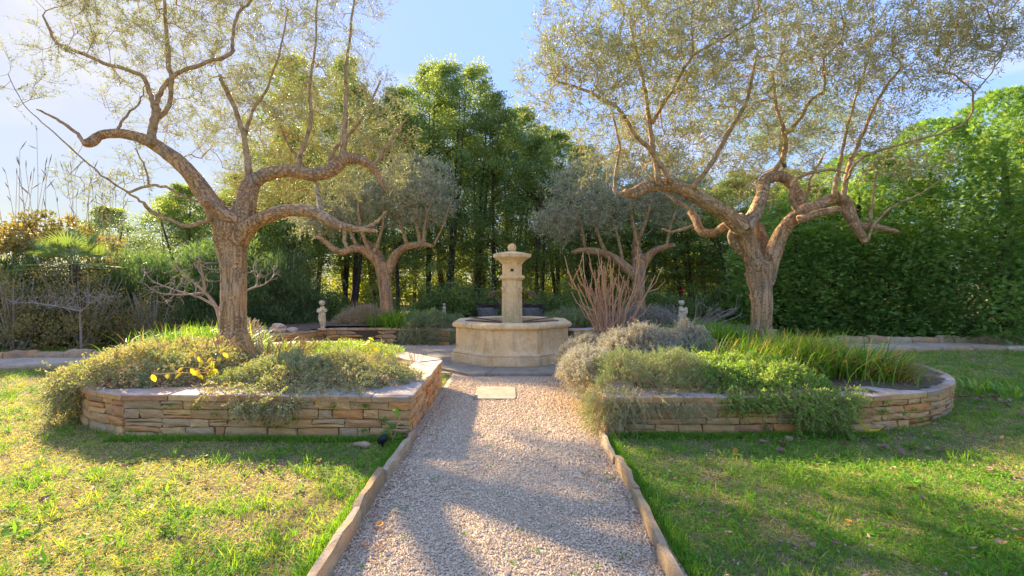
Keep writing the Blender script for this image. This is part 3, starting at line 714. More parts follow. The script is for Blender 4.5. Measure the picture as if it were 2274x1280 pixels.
def crown(tree, seeds, targets, leafmat_, twigmat, L=(.045, .062), Wd=.011, ntw=5, nl=12, tl=(.12, .26), tipr=.0022, lean=(0, 0, .5), bf=.25, pw=2.3, leaf_name='foliage', upward=.12, drop=None, step=.16, fine_f=.5):
    NN, par, tips, ns = grow(seeds, targets, bf, up=upward, step=step)
    area = np.zeros(len(NN)); area[tips] += tipr ** pw
    for i in range(len(NN) - 1, ns - 1, -1):
        area[i] = max(area[i], tipr ** pw); area[par[i]] += area[i]
    rad = area ** (1 / pw)
    idx = np.arange(ns, len(NN)); pi_ = par[idx]
    ra = np.minimum(rad[pi_], rad[idx] * 1.25); 
    big = rad[idx] > .008
    V1, F1 = segs(NN[pi_[big]], NN[idx[big]], ra[big], rad[idx[big]], 6); V2, F2 = segs(NN[pi_[~big]], NN[idx[~big]], ra[~big], rad[idx[~big]], 3)
    V, F = join([(V1, F1), (V2, F2)])
    d_tip = unit(NN[tips] - NN[par[tips]])
    base = np.repeat(NN[tips], ntw, 0); dd = np.repeat(d_tip, ntw, 0)
    # twiglets also along fine branches
    fine = idx[(rad[idx] < .006)]; fine = fine[rng.random(len(fine)) < fine_f]
    base = np.vstack([base, NN[fine]]); dd = np.vstack([dd, unit(NN[fine] - NN[par[fine]])])
    dr = unit(dd * .7 + rng.normal(size=dd.shape) * .55 + np.array(lean)); ln = rng.uniform(*tl, len(base))
    tip = base + dr * ln[:, None]; tip[:, 2] -= 0.12 * ln
    V3, F3 = segs(base, tip, np.full(len(base), tipr * .8), np.full(len(base), tipr * .4), 3)
    V, F = join([(V, F), (V3, F3)])
    mk('twigs', V, F, twigmat, tree, kind='stuff')
    nb = len(base); f = (np.tile(np.arange(nl), nb) + .5 + rng.uniform(-.3, .3, nb * nl)) / nl; f = .12 + .9 * f
    k = np.repeat(np.arange(nb), nl); pos = base[k] + (tip[k] - base[k]) * f[:, None]
    side = unit(np.cross(dr[k], rdir(len(k)))); ld = unit(dr[k] * rng.uniform(.3, 1.0, (len(k), 1)) + side * .85 + np.array([0, 0, -.08]))
    if drop: 
        kp = rng.random(len(k)) > drop; pos, ld, k = pos[kp], ld[kp], k[kp]
    n = len(pos); LL = rng.uniform(*L, n); nr = unit(rng.normal(size=(n, 3)) + np.array([0, 0, .8]))
    V, F = quads(pos, ld, LL, Wd * rng.uniform(.75, 1.25, n), nr, .04)
    tw = np.clip(np.repeat(rng.uniform(0, .5, nb), nl)[:len(np.repeat(np.arange(nb), nl))], 0, 1)
    tint = np.clip(tw[k * nl] * 1.0 + rng.uniform(0, .5, n), 0, 1)
    o = mk(leaf_name, V, F, leafmat_, tree, attrs={'tint': np.repeat(tint, 4)}, kind='stuff')
    return o

def gnarl(c, r, n, seed):
    """roots at the foot, burls up the trunk: short limbs fused into it; c = rows of trunk axis"""
    rg = np.random.default_rng(seed); out = []; b = c[0, :3]
    for q in range(6):
        a = q * 1.05 + rg.uniform(-.3, .3); u = np.array([math.cos(a), math.sin(a), 0])
        out.append(spline([[*(b + u * r * .55 + [0, 0, .42]), r * .38], [*(b + u * r * .95 + [0, 0, .16]), r * .36], [*(b + u * r * 1.45 + [0, 0, -.02]), r * .26]], 3))
    for q in range(n):
        i = rg.integers(3, len(c) - 2); a = rg.uniform(0, 6.28); u = np.array([math.cos(a), math.sin(a), rg.uniform(-.2, .4)]); p0 = c[i, :3] + u * c[i, 3] * .80; rr = rg.uniform(.05, .10)
        out.append(np.array([[*p0, rr], [*(p0 + u * .03 + [0, 0, .03]), rr * .8]]))
    for q in range(4):      # fluting: raised cords winding up the trunk
        a0 = rg.uniform(0, 6.28); tw = rg.uniform(-.9, .9); m = len(c); rows = []
        for i in range(m):
            f = i / m; a = a0 + tw * f; u = np.array([math.cos(a), math.sin(a), 0]); rows.append([*(c[i, :3] + u * c[i, 3] * .70), c[i, 3] * .40])
        out.append(np.array(rows))
    return out
def along(L, f0=.3, step=2):
    n = len(L); return L[int(n * f0)::step, :3]

# ---- front left olive
D0 = 7.3
tl_ = thing('olive_tree', 'old olive tree on the left bed with thick fluted trunk and long crooked limbs', 'tree', tuple(P(517, 770, D0) * [1, 1, 0] + [0, 0, .4]), 'olive trees in the planters')
trunk = limb([(517, 800, 100), (516, 770, 92), (518, 730, 80), (519, 680, 76), (520, 620, 74), (518, 560, 84), (512, 505, 104), (505, 470, 90)], D0, D0)
main = [trunk,
 limb([(505, 520, 80), (485, 475, 66), (455, 430, 56), (430, 395, 50), (395, 358, 46), (350, 326, 42), (315, 308, 38), (270, 297, 34), (225, 300, 30), (203, 316, 34), (185, 320, 24)], D0, 6.4),
 limb([(522, 530, 90), (535, 480, 76), (548, 440, 60), (556, 405, 50)], D0, 7.4),
 limb([(552, 412, 46), (590, 388, 42), (640, 380, 36), (690, 388, 36), (735, 380, 38), (758, 358, 38), (790, 352, 30), (825, 370, 22), (845, 400, 16), (862, 428, 8)], 7.4, 7.9),
 limb([(530, 530, 70), (560, 500, 50), (600, 478, 42), (650, 467, 36), (700, 474, 34), (745, 498, 30), (770, 505, 22), (840, 514, 10)], D0, 6.7),
 limb([(520, 490, 40), (495, 475, 34), (470, 460, 26), (450, 445, 20)], 7.2, 6.8),
]
o = fuse(main + gnarl(trunk, .24, 9, 4), .0195, 'trunk', tl_, M['bark'], nskel=len(main))
shoots = [
 limb([(190, 322, 18), (165, 292, 15), (125, 264, 12), (82, 243, 8)], 6.4, 6.2),
 limb([(336, 325, 36), (338, 290, 34), (345, 255, 32), (350, 238, 30)], 6.75, 6.8),
 limb([(345, 245, 22), (332, 205, 18), (310, 166, 17), (230, 140, 15), (160, 110, 14), (125, 92, 13), (95, 35, 9)], 6.8, 6.3),
 limb([(346, 250, 24), (352, 215, 20), (382, 172, 17), (445, 143, 15), (512, 119, 15), (516, 80, 12), (530, 30, 11), (560, 0, 9), (600, -60, 6)], 6.8, 7.0),
 limb([(352, 262, 22), (375, 235, 18), (380, 180, 18), (372, 115, 18), (368, 50, 13), (362, -40, 10), (350, -160, 6)], 6.85, 6.9),
 limb([(554, 410, 30), (549, 350, 24), (540, 300, 20), (525, 250, 18), (500, 195, 18), (488, 168, 14)], 7.4, 7.3),
 limb([(545, 300, 14), (560, 250, 12), (590, 200, 9), (620, 120, 7), (640, 20, 5)], 7.4, 7.6),
 limb([(660, 380, 20), (672, 330, 16), (690, 270, 14), (688, 190, 11), (700, 100, 8), (705, 0, 6)], 7.7, 7.9),
 limb([(760, 358, 24), (764, 300, 20), (768, 230, 16), (768, 150, 12), (780, 60, 8), (790, -60, 5)], 7.8, 8.0),
 limb([(725, 382, 14), (745, 330, 12), (800, 270, 10), (845, 180, 7)], 7.8, 8.2),
 limb([(828, 372, 16), (850, 340, 13), (875, 300, 10), (905, 260, 6)], 7.8, 7.9),
 limb([(715, 478, 16), (705, 430, 14), (690, 390, 12), (640, 320, 9), (610, 250, 7)], 6.9, 8.6),
 limb([(768, 506, 14), (765, 530, 13), (772, 560, 12)], 6.8, 6.8),
 limb([(800, 510, 14), (835, 495, 10), (858, 470, 7)], 6.8, 6.7),
 limb([(470, 488, 18), (440, 498, 17), (410, 502, 15), (382, 490, 14), (335, 470, 16), (318, 450, 11), (285, 428, 9), (240, 400, 8), (200, 368, 7), (120, 295, 6), (60, 240, 4), (18, 165, 3)], 7.1, 5.9),
 limb([(285, 428, 12), (330, 414, 12), (365, 415, 11), (400, 432, 10), (440, 450, 9)], 6.7, 7.1),
 limb([(330, 414, 9), (325, 380, 7), (300, 330, 5)], 6.7, 6.6),
 limb([(255, 300, 14), (275, 265, 10), (310, 225, 6), (322, 190, 4)], 6.5, 6.6),
 limb([(430, 430, 10), (400, 380, 8), (360, 350, 6)], 7.3, 7.9),
]
for s in shoots:
    s[:, 3] *= .82 * rng.uniform(.9, 1.12, len(s)); s[1:-1, :3] += rng.normal(size=(len(s) - 2, 3)) * .006
    V, F = tube(s[:, :3], s[:, 3], 9); mk('branch', V, F, M['bark_smooth'], tl_, True)
seeds = np.vstack([along(s, .15, 1) for s in shoots] + [along(m_, .4, 2) for m_ in main[1:]])
tg = [ellip(P(650, 300, 8.6), (1.7, 1.2, 1.35), 500), ellip(P(560, 90, 7.9), (2.1, 1.3, 1.5), 430), ellip(P(700, -120, 8.0), (1.9, 1.3, 1.2), 160),
      ellip(P(290, 40, 6.7), (1.4, .9, 1.0), 150), ellip(P(370, -150, 6.8), (1.5, 1.0, 1.0), 90), ellip(P(850, 300, 8.2), (.6, .6, 1.0), 110), ellip(P(380, 250, 7.2), (.9, .7, .7), 60),
      ellip(P(640, 430, 8.6), (1.4, .8, .40), 90), ellip(P(250, 390, 6.6), (.8, .4, .5), 26), ellip(P(60, 190, 6.0), (.35, .3, .35), 10), ellip(P(170, 90, 6.4), (.6, .3, .6), 16)]
crown(tl_, seeds, np.vstack(tg), M['olive_leaf'], M['twig'], ntw=5, nl=9, L=(.040, .068), Wd=.0115, fine_f=.35, tl=(.16, .34))

# ---- front right olive
D1 = 7.6
tr_ = thing('olive_tree', 'olive tree on the right bed with its trunk forked low and a broad golden crown', 'tree', tuple(P(1690, 750, D1) * [1, 1, 0] + [0, 0, .4]), 'olive trees in the planters')
main = [
 limb([(1690, 790, 76), (1690, 750, 70), (1692, 700, 60), (1692, 655, 64), (1688, 615, 78), (1686, 585, 84)], D1, D1),
 limb([(1688, 620, 60), (1672, 575, 56), (1658, 530, 52), (1645, 500, 50), (1635, 480, 40)], D1, 7.4),
 limb([(1698, 625, 58), (1712, 580, 54), (1725, 540, 48), (1748, 500, 44), (1780, 472, 42), (1815, 458, 40), (1855, 440, 38), (1876, 448, 40), (1888, 478, 38), (1905, 500, 30), (1950, 505, 20), (1996, 516, 14)], D1, 7.2),
 limb([(1700, 620, 44), (1702, 570, 40), (1692, 530, 36), (1682, 495, 30)], 7.8, 7.9),
 limb([(1650, 510, 52), (1610, 475, 46), (1570, 450, 44), (1525, 425, 40), (1485, 412, 38), (1440, 415, 36), (1405, 430, 30), (1385, 425, 16)], 7.4, 6.9),
 limb([(1655, 510, 46), (1675, 475, 40), (1692, 435, 38), (1700, 400, 38), (1735, 392, 34), (1762, 415, 34), (1778, 450, 38), (1782, 475, 34)], 7.4, 7.7),
 limb([(1668, 500, 34), (1620, 500, 28), (1585, 518, 26), (1558, 515, 26), (1545, 490, 20), (1530, 470, 12)], 7.6, 8.2),
 limb([(1770, 490, 30), (1815, 475, 26), (1868, 463, 22)], 7.3, 7.0),
 limb([(1895, 495, 30), (1912, 520, 24), (1922, 540, 20)], 7.2, 7.2),
 limb([(1672, 575, 34), (1640, 552, 26), (1624, 530, 22), (1626, 512, 18)], 7.6, 7.5),
]
fuse(main + gnarl(main[0], .22, 10, 8), .0195, 'trunk', tr_, M['bark'], nskel=len(main))
shoots = [
 limb([(1462, 412, 24), (1455, 360, 20), (1443, 280, 17), (1436, 220, 14), (1424, 160, 12), (1400, 60, 8)], 6.95, 6.9),
 limb([(1492, 408, 20), (1450, 340, 16), (1410, 300, 14), (1370, 240, 12), (1300, 200, 9), (1230, 180, 6)], 7.0, 6.4),
 limb([(1538, 420, 20), (1590, 345, 18), (1630, 275, 16), (1660, 220, 13), (1680, 120, 9)], 7.1, 7.0),
 limb([(1448, 275, 14), (1490, 205, 12), (1540, 125, 10), (1620, 78, 8), (1700, 30, 5)], 6.9, 6.6),
 limb([(1540, 120, 9), (1535, 60, 7), (1545, -40, 5)], 6.8, 6.8),
 limb([(1704, 402, 22), (1738, 350, 20), (1742, 300, 17), (1725, 240, 12), (1715, 160, 9)], 7.6, 7.7),
 limb([(1740, 305, 18), (1775, 265, 15), (1800, 225, 13), (1830, 198, 11), (1830, 130, 9), (1872, 80, 7), (1860, -20, 5)], 7.6, 7.3),
 limb([(1772, 472, 22), (1755, 440, 18), (1768, 400, 15), (1805, 382, 13), (1850, 378, 10), (1880, 386, 7)], 7.3, 6.9),
 limb([(1872, 446, 22), (1882, 380, 18), (1910, 310, 15), (1950, 220, 12), (1998, 155, 9)], 7.2, 7.0),
 limb([(1850, 440, 18), (1858, 400, 16), (1870, 340, 13), (1890, 250, 10), (1930, 120, 7), (1940, 0, 5)], 7.3, 7.6),
 limb([(1880, 400, 11), (1905, 358, 12), (1960, 332, 11), (2040, 310, 10), (2140, 275, 9), (2160, 210, 8), (2120, 165, 6)], 7.1, 6.6),
 limb([(2160, 210, 6), (2210, 150, 5), (2250, 60, 4)], 6.6, 6.5),
 limb([(1925, 538, 12), (1945, 495, 10), (1990, 455, 8), (2060, 420, 6), (2130, 370, 4)], 7.2, 6.9),
 limb([(1930, 503, 14), (1940, 430, 11), (1948, 350, 9)], 7.2, 7.3),
 limb([(1400, 428, 16), (1370, 428, 13), (1365, 400, 10), (1375, 330, 8), (1360, 250, 6)], 6.9, 7.0),
 limb([(1550, 500, 14), (1500, 515, 9), (1470, 510, 6)], 8.1, 8.2),
 limb([(1785, 470, 16), (1800, 400, 12), (1830, 340, 9)], 7.7, 8.3),
 limb([(1560, 515, 16), (1540, 470, 13), (1480, 430, 9), (1420, 360, 6)], 8.1, 8.6),
]
for s in shoots:
    s[:, 3] *= .82 * rng.uniform(.9, 1.12, len(s)); s[1:-1, :3] += rng.normal(size=(len(s) - 2, 3)) * .006
    V, F = tube(s[:, :3], s[:, 3], 9); mk('branch', V, F, M['bark_smooth'], tr_, True)
seeds = np.vstack([along(s, .15, 1) for s in shoots] + [along(m_, .5, 2) for m_ in main[2:8]])
tg = [ellip(P(1420, 90, 6.6), (1.5, 1.0, 1.0), 480), ellip(P(1290, 180, 6.4), (.85, .6, .65), 150), ellip(P(1650, 60, 7.2), (1.9, 1.3, 1.3), 520), ellip(P(1600, 280, 7.9), (1.7, 1.0, .9), 380),
      ellip(P(1850, 150, 7.4), (1.4, 1.2, 1.5), 480), ellip(P(1700, -150, 7.2), (2.6, 1.5, 1.1), 140), ellip(P(2090, 90, 6.7), (1.0, .8, .9), 260), ellip(P(2200, 30, 6.5), (.7, .6, .8), 100),
      ellip(P(1400, 330, 7.7), (1.0, .7, .7), 170), ellip(P(1700, 390, 8.2), (1.5, .7, .5), 130), ellip(P(1960, 330, 7.3), (.6, .5, .6), 60), ellip(P(2060, 380, 7.0), (.5, .3, .25), 16)]
crown(tr_, seeds, np.vstack(tg), M['olive_leaf'], M['twig'], ntw=4, nl=9, L=(.046, .074), Wd=.013, fine_f=.3, tl=(.14, .32))

# ---- back olives
def back_olive(label, d, mains, shts, tgs):
    t = thing('olive_tree', label, 'tree', tuple(P(*mains[0][0][:2], d) * [1, 1, 0] + [0, 0, .38]), 'olive trees in the planters')
    ml = [limb(m_, d, d + dz) for m_, dz in zip(mains, (0, -.6, -.4, .5, .3, .4))]
    fuse(ml, .034, 'trunk', t, M['bark'])
    sh = [limb(s, d - .2, d + random.uniform(-.6, .6)) for s in shts]
    for s in sh:
        V, F = tube(s[:, :3], s[:, 3], 7); mk('branch', V, F, M['bark_smooth'], t, True)
    seeds = np.vstack([along(s, .1, 1) for s in sh] + [along(m_, .5, 2) for m_ in ml[1:]])
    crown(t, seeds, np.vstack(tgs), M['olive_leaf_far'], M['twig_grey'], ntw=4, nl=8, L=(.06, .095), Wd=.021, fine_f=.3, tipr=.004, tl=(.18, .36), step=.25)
back_olive('olive tree on the back left bed with a blue-green domed crown, left of the fountain', 13.2,
 [[(860, 700, 44), (857, 660, 36), (854, 620, 38), (850, 585, 46)], [(852, 600, 34), (830, 572, 28), (795, 552, 24), (755, 560, 20), (720, 535, 14), (700, 525, 10)], [(862, 600, 30), (880, 565, 24), (905, 548, 20), (940, 543, 16), (962, 548, 9)], [(850, 590, 30), (835, 560, 24), (815, 540, 18)]],
 [[(935, 545, 14), (925, 500, 10), (915, 460, 7), (905, 400, 4)], [(940, 543, 12), (945, 490, 8), (965, 430, 5)], [(905, 548, 12), (890, 500, 8), (870, 440, 5)], [(820, 560, 14), (800, 500, 10), (795, 430, 7)], [(795, 552, 12), (770, 500, 8), (740, 460, 5)], [(830, 565, 12), (850, 500, 8), (850, 420, 5)], [(962, 548, 7), (985, 500, 5), (1000, 450, 3)]],
 [ellip(P(925, 430, 13.2), (1.15, 1.2, 1.05), 420), ellip(P(800, 450, 13.4), (1.2, 1.1, .9), 260), ellip(P(705, 490, 13.2), (.8, .8, .45), 110)])
back_olive('olive tree on the back right bed, grey crown behind the pruned red stems', 13.4,
 [[(1420, 700, 44), (1418, 660, 38), (1418, 620, 38), (1420, 575, 44)], [(1415, 620, 32), (1385, 590, 26), (1345, 565, 22), (1300, 556, 16), (1270, 560, 10)], [(1425, 590, 28), (1450, 560, 22), (1480, 548, 16), (1500, 545, 10)], [(1420, 580, 34), (1412, 548, 26), (1420, 520, 18)]],
 [[(1345, 565, 12), (1325, 510, 9), (1310, 450, 6)], [(1300, 556, 10), (1290, 500, 7), (1270, 440, 4)], [(1415, 545, 14), (1405, 490, 10), (1390, 420, 6)], [(1420, 530, 12), (1440, 470, 9), (1450, 400, 5)], [(1480, 548, 10), (1490, 500, 7), (1510, 440, 4)], [(1385, 590, 10), (1370, 520, 8), (1350, 460, 5)]],
 [ellip(P(1340, 430, 13.2), (1.75, 1.3, 1.15), 400), ellip(P(1480, 430, 13.6), (1.2, 1.2, 1.1), 320), ellip(P(1240, 500, 13.2), (.7, .8, .55), 120)])

# ------------------------------------------------------------------ background grove
def clump_crown(cfun, nclump, per, rc, L, Wd, mat, name, parent, up=.3, droop=0, taper=None):
    """cfun(n) -> clump centres (local world coords)"""
    c = cfun(nclump); k = np.repeat(np.arange(nclump), per); n = len(k)
    off = rdir(n) * (rng.random(n) ** .5)[:, None] * rc * np.repeat(rng.uniform(.6, 1.3, nclump), per)[:, None]; off[:, 2] *= .8
    if taper: off *= np.clip(1.3 - .55 * (c[k, 2:3] - taper[0]) / (taper[1] - taper[0]), .3, 1.2)
    pos = c[k] + off; d = unit(off / rc + rng.normal(size=(n, 3)) * .5 + np.array([0, 0, up])); d[:, 2] -= droop
    V, F = quads(pos, d, rng.uniform(*L, n), rng.uniform(.8, 1.2, n) * Wd, unit(rng.normal(size=(n, 3)) * .8 + np.array([0, 0, 1])), .06)
    ct = rng.uniform(0, .55, nclump); tint = np.clip(ct[k] + rng.uniform(0, .45, n), 0, 1)
    return mk(name, V, F, mat, parent, attrs={'tint': np.repeat(tint, 4)}, kind='stuff')

def grove_proto(name, label, h, r, zlow, nstem, nclump, per):
    t = thing(name, label, 'tree', (0, 0, 0), 'slender evergreen trees of the grove')
    Vs, Fs, o = [], [], 0
    for s in range(nstem):
        a = rng.uniform(0, 6.28); b = rng.uniform(0, .12); lean = rng.normal(0, .055, 2)
        zz = np.linspace(-.1, h * .85, 10); pts = np.stack([b * np.cos(a) + lean[0] * zz + .05 * np.sin(zz * 1.1 + a), b * np.sin(a) + lean[1] * zz, zz], 1)
        V, F = tube(pts, np.linspace(rng.uniform(.07, .12), .015, 10), 7, False); mk('stem', V, F[0], M['bark_dark'], t, True)
        # side branches
    A = np.stack([np.zeros(26), np.zeros(26), rng.uniform(1.2, h * .8, 26)], 1); B = A + rdir(26, .6) * rng.uniform(.4, r, 26)[:, None]; V, F = segs(A, B, np.full(26, .025), np.full(26, .006), 5)
    mk('branches', V, F, M['bark_dark'], t, kind='stuff')
    def cf(n):
        z = rng.uniform(0, 1, n) ** .75; zz = zlow + z * (h - zlow); prof = r * 1.25 * np.clip((1 - z) * 2.4, .10, 1) ** .6 * (0.5 + .5 * np.minimum(1, z * 2.2))
        a = rng.uniform(0, 6.28, n); rr = rng.random(n) ** .5 * prof; return np.stack([rr * np.cos(a), rr * np.sin(a), zz], 1)
    clump_crown(cf, nclump, per, .37, (.07, .125), .046, M['laurel_leaf'], 'crown', t, .35, taper=(zlow, h))
    return t
protos = [grove_proto('grove_tree', '', h, r, zl, ns_, nc, pr) for h, r, zl, ns_, nc, pr in ((11.5, 1.55, 2.2, 2, 300, 84), (10.2, 1.45, 1.4, 1, 270, 84), (9.6, 1.65, 2.4, 3, 280, 84), (7.6, 1.3, 1.2, 2, 230, 80))]
def photo_col(x, y): return CX + x / y * FPX
spots = []
gx = [(-13.2, 19.2, 3, .95), (-12.0, 20.6, 2, .75), (-10.8, 18.8, 3, 1.0), (-9.9, 21.0, 1, 1.0), (-8.9, 19.2, 0, .98), (-8.1, 17.6, 3, 1.0), (-7.2, 20.2, 0, 1.02), (-6.2, 18.6, 2, 1.0), (-5.5, 20.8, 1, .95), (-4.4, 18.3, 1, .93), (-3.6, 20.2, 0, .99), (-2.6, 18.6, 0, .93), (-1.6, 20.0, 0, .98),
      (-.7, 18.8, 1, .92), (.4, 20.6, 1, .94), (1.0, 18.4, 3, .98), (2.0, 20.4, 2, .88), (2.8, 18.8, 3, .95), (3.8, 20.6, 2, .92), (4.7, 18.6, 1, .86), (5.8, 20.4, 2, .95), (6.6, 18.4, 1, .9), (7.8, 20.2, 0, .88), (8.8, 18.6, 2, .95), (9.9, 20.4, 0, .9), (11.0, 18.6, 1, .95), (12.2, 20.2, 2, .95), (13.6, 18.8, 1, .9), (15.0, 20.4, 2, .9), (16.6, 19.0, 1, .9), (-14.8, 20.5, 3, .9), (-16.5, 19.4, 3, .8)] + [(x, 22.3 + .6 * (i % 2), (2, 1, 0, 2)[i % 4], .95 - .012 * abs(x)) for i, x in enumerate(np.arange(-12.5, 13, 1.55))]
used = set()
def side_words(x):
    return x
refs = [(-16, 'at the far left behind the palm'), (-13.5, 'behind the bare fig branches on the left'), (-11, 'behind the oleanders, left part'), (-9.5, 'behind the oleanders near the left olive trunk'), (-8, 'just right of the big left olive trunk'), (-6, 'behind the left child statue'), (-4.5, 'behind the back left olive crown'),
        (-3, 'left of the fountain, above the clipped rosemary'), (-1.5, 'tallest group just left of the fountain column'), (0, 'right behind the fountain column'), (1.5, 'just right of the fountain column'), (3.2, 'behind the crown of the back right olive'), (5, 'behind the pruned red stems'), (7, 'behind the right child statue'), (9, 'behind the fork of the right olive'), (12, 'behind the conifer hedge, left part'), (15.5, 'behind the conifer hedge, right part')]
def where(x): return min(refs, key=lambda r_: abs(r_[0] - x))[1]
cnt = {}
for x, y, k, s in gx:
    s *= .96
    if x > 2.8: s *= .64
    elif x < -9 and y > 18: s *= .8
    wv = where(x); row = 'front' if y < 19.6 else ('middle' if y < 22 else 'rear'); key = (wv, row); cnt[key] = cnt.get(key, 0) + 1
    lab = f'slender evergreen of the {row} row, {wv}' + ('' if cnt[key] == 1 else ', the righthand of two')
    lab = lab.replace(', the righthand of two', ', righthand of two')
    if k not in used: o = protos[k]; used.add(k); o.location = (x, y, 0); o.rotation_euler = (0, 0, random.uniform(0, 6.28)); o.scale = (1, 1, s); o['label'] = lab
    else: dup(protos[k], (x, y, 0), random.uniform(0, 6.28), (random.uniform(.9, 1.1), random.uniform(.9, 1.1), s), lab)

# low laurel shrubs between the stems
def shrub_proto(name, label, cat, h, r, nclump, per, rc, L, Wd, mat, group, stems=6, up=.4, stem_mat='bark_dark', zmin=.1):
    t = thing(name, label, cat, (0, 0, 0), group)
    A = np.zeros((stems, 3)); A[:, :2] = rng.normal(0, .08, (stems, 2)); B = A + np.stack([rng.normal(0, r * .35, stems), rng.normal(0, r * .35, stems), rng.uniform(.5, .85, stems) * h], 1)
    V, F = segs(A, B, np.full(stems, .022), np.full(stems, .006), 5); mk('stems', V, F, M[stem_mat], t, kind='stuff')
    def cf(n):
        u = rdir(n); u[:, 2] = np.abs(u[:, 2]); rr = rng.random(n) ** .4; q = u * rr[:, None] * np.array([r, r, h * .55]); q[:, 2] = zmin + q[:, 2] * 1.7 * rng.uniform(.5, 1, n); return q
    clump_crown(cf, nclump, per, rc, L, Wd, mat, 'foliage', t, up)
    return t
lau = shrub_proto('laurel_shrub', 'dark laurel bush', 'shrub', 2.1, .95, 130, 64, .3, (.07, .11), .038, M['laurel_leaf'], 'low laurel bushes at the foot of the grove')
lx = [(-10.5, 16.6, .8, 'behind the rocks on the left wall'), (-8.9, 16.2, 1.0, 'between the left olive trunk and the grove'), (-7.4, 16.0, .75, 'left of the child statue on the left'), (-6.2, 15.8, .9, 'behind the child statue on the left'), (-2.3, 15.7, 1.15, 'right of the back left olive trunk'), (-1.3, 16.2, 1.0, 'left of the fountain column, above the rosemary'), (-.3, 16.6, .7, 'directly behind the fountain column'), (1.2, 16.4, .85, 'just right of the fountain column'),
      (2.2, 15.8, .9, 'left of the pruned red stems'), (4.9, 16.2, .95, 'right of the pruned red stems'), (5.9, 16.0, .8, 'beside the red flower'), (7.1, 16.2, 1.05, 'behind the right child statue'), (8.2, 16.4, 1.2, 'behind the right olive trunk'), (-4.6, 16.6, .8, 'behind the back left olive trunk'), (3.5, 16.6, .8, 'behind the back right olive trunk'), (9.6, 16.3, 1.2, 'at the left end of the conifer hedge')]
for i, (x, y, s, wv) in enumerate(lx):
    lab = 'low dark laurel bush ' + wv
    if i == 0: lau.location = (x, y, 0); lau.scale = (s, s, s); lau['label'] = lab
    else: dup(lau, (x, y, 0), random.uniform(0, 6), (s * 1.05, s, s), lab)

# ------------------------------------------------------------------ oleander hedge on the left
ole = shrub_proto('oleander', 'oleander', 'shrub', 3.3, 1.15, 190, 80, .34, (.12, .18), .026, M['oleander_leaf'], 'oleanders on the left behind the side path', stems=14, up=.9, stem_mat='twig_grey')
ox = [(-12.6, 12.6, .95, 'under the yellow creeper'), (-11.2, 13.3, .88, 'right of the palm'), (-10.1, 13.0, .95, 'behind the thin bare young tree'), (-9.0, 13.6, 1.02, 'above the gravel side path, taller'), (-7.9, 13.4, 1.08, 'behind the bare fig branches'), (-6.8, 14.2, .95, 'behind the left olive trunk'), (-9.4, 15.0, 1.1, 'second row, behind the fig branches'), (-14.2, 13.2, .9, 'at the left edge of the photo'), (-11.9, 15.0, 1.0, 'second row, behind the palm')]
for i, (x, y, s, wv) in enumerate(ox):
    lab = 'tall narrow-leaved oleander ' + wv
    if i == 0: ole.location = (x, y, 0); ole.scale = (s, s, s); ole['label'] = lab
    else: dup(ole, (x, y, 0), random.uniform(0, 6), (s * 1.05, s, s), lab)

# ------------------------------------------------------------------ conifer hedge on the right
def conifer_proto():
    t = thing('hedge_conifer', '', 'tree', (0, 0, 0), 'clipped conifers forming the tall hedge on the right')
    V, F = tube([(0, 0, -.1), (.03, 0, 1.5), (0, .04, 3.4), (0, 0, 5)], [.17, .14, .09, .03], 10); mk('trunk', V, F, M['bark_dark'], t, True)
    H, Rr = 6.2, 1.75; n = 18000
    a = rng.uniform(0, 6.283, n); z = rng.uniform(0, 1, n) ** 1.15
    prof = Rr * (1 - z ** 4.5) ** .55 * (1 - .10 * z)
    big = fbm(a * 2.3, z * H * 1.1, 1.0); fine = vn(a * 7, z * H * 3.2, 1)
    lump = .74 + .42 * big + .20 * fine
    dep = rng.random(n) ** 2.0; rr = prof * lump * (1 - .42 * dep)
    pos = np.stack([rr * np.cos(a), rr * np.sin(a), .12 + z * (H - .1) + .15 * (fine - .5)], 1)
    outd = np.stack([np.cos(a), np.sin(a), rng.uniform(-.35, .75, n)], 1); d = unit(outd + rng.normal(size=(n, 3)) * .4)
    nr = unit(np.stack([-.3 * np.cos(a), -.3 * np.sin(a), np.ones(n)], 1) + rng.normal(size=(n, 3)) * .6)
    s = unit(np.cross(d, nr)); parts = []; ct = np.clip(rng.normal(.30, .13, n) + .75 * (big - .45) + .2 * (fine - .5), 0, .93); ct[rng.random(n) < .004] = 1.0
    SL = rng.uniform(.09, .17, n)
    for f, ang, l in ((0, 0, 1.0), (.15, .75, .62), (.15, -.75, .62), (.42, .65, .5), (.42, -.65, .5)):
        dd = d * math.cos(ang) + s * math.sin(ang); dd[:, 2] -= .12 * abs(ang)
        V, F = quads(pos + d * (SL * f)[:, None], dd, SL * l, SL * .17, nr, -.03); parts.append((V, F, np.repeat(np.clip(ct + rng.uniform(-.08, .1, n), 0, 1), 4)))
    V, F, T = join(parts); mk('foliage', V, F, M['thuja_leaf'], t, attrs={'tint': T}, kind='stuff')
    return t
con = conifer_proto()
cxs = [(8.6, 14.3, .72, 'shortest of the hedge, just right of the right olive trunk'), (10.1, 13.8, .84, 'second from the left in the conifer hedge'), (11.6, 13.1, .95, 'third from the left in the conifer hedge'), (12.7, 12.2, 1.03, 'clipped to the ground beside the dark opening'), (15.0, 11.9, 1.1, 'right end of the hedge, at the photo edge'), (16.4, 14.6, 1.15, 'second row, behind the right end of the hedge'), (9.6, 15.4, .5, 'low one behind the left part of the hedge'), (11.6, 15.2, .55, 'low one behind the middle of the hedge'), (13.2, 14.6, .5, 'low one behind the dark opening')]
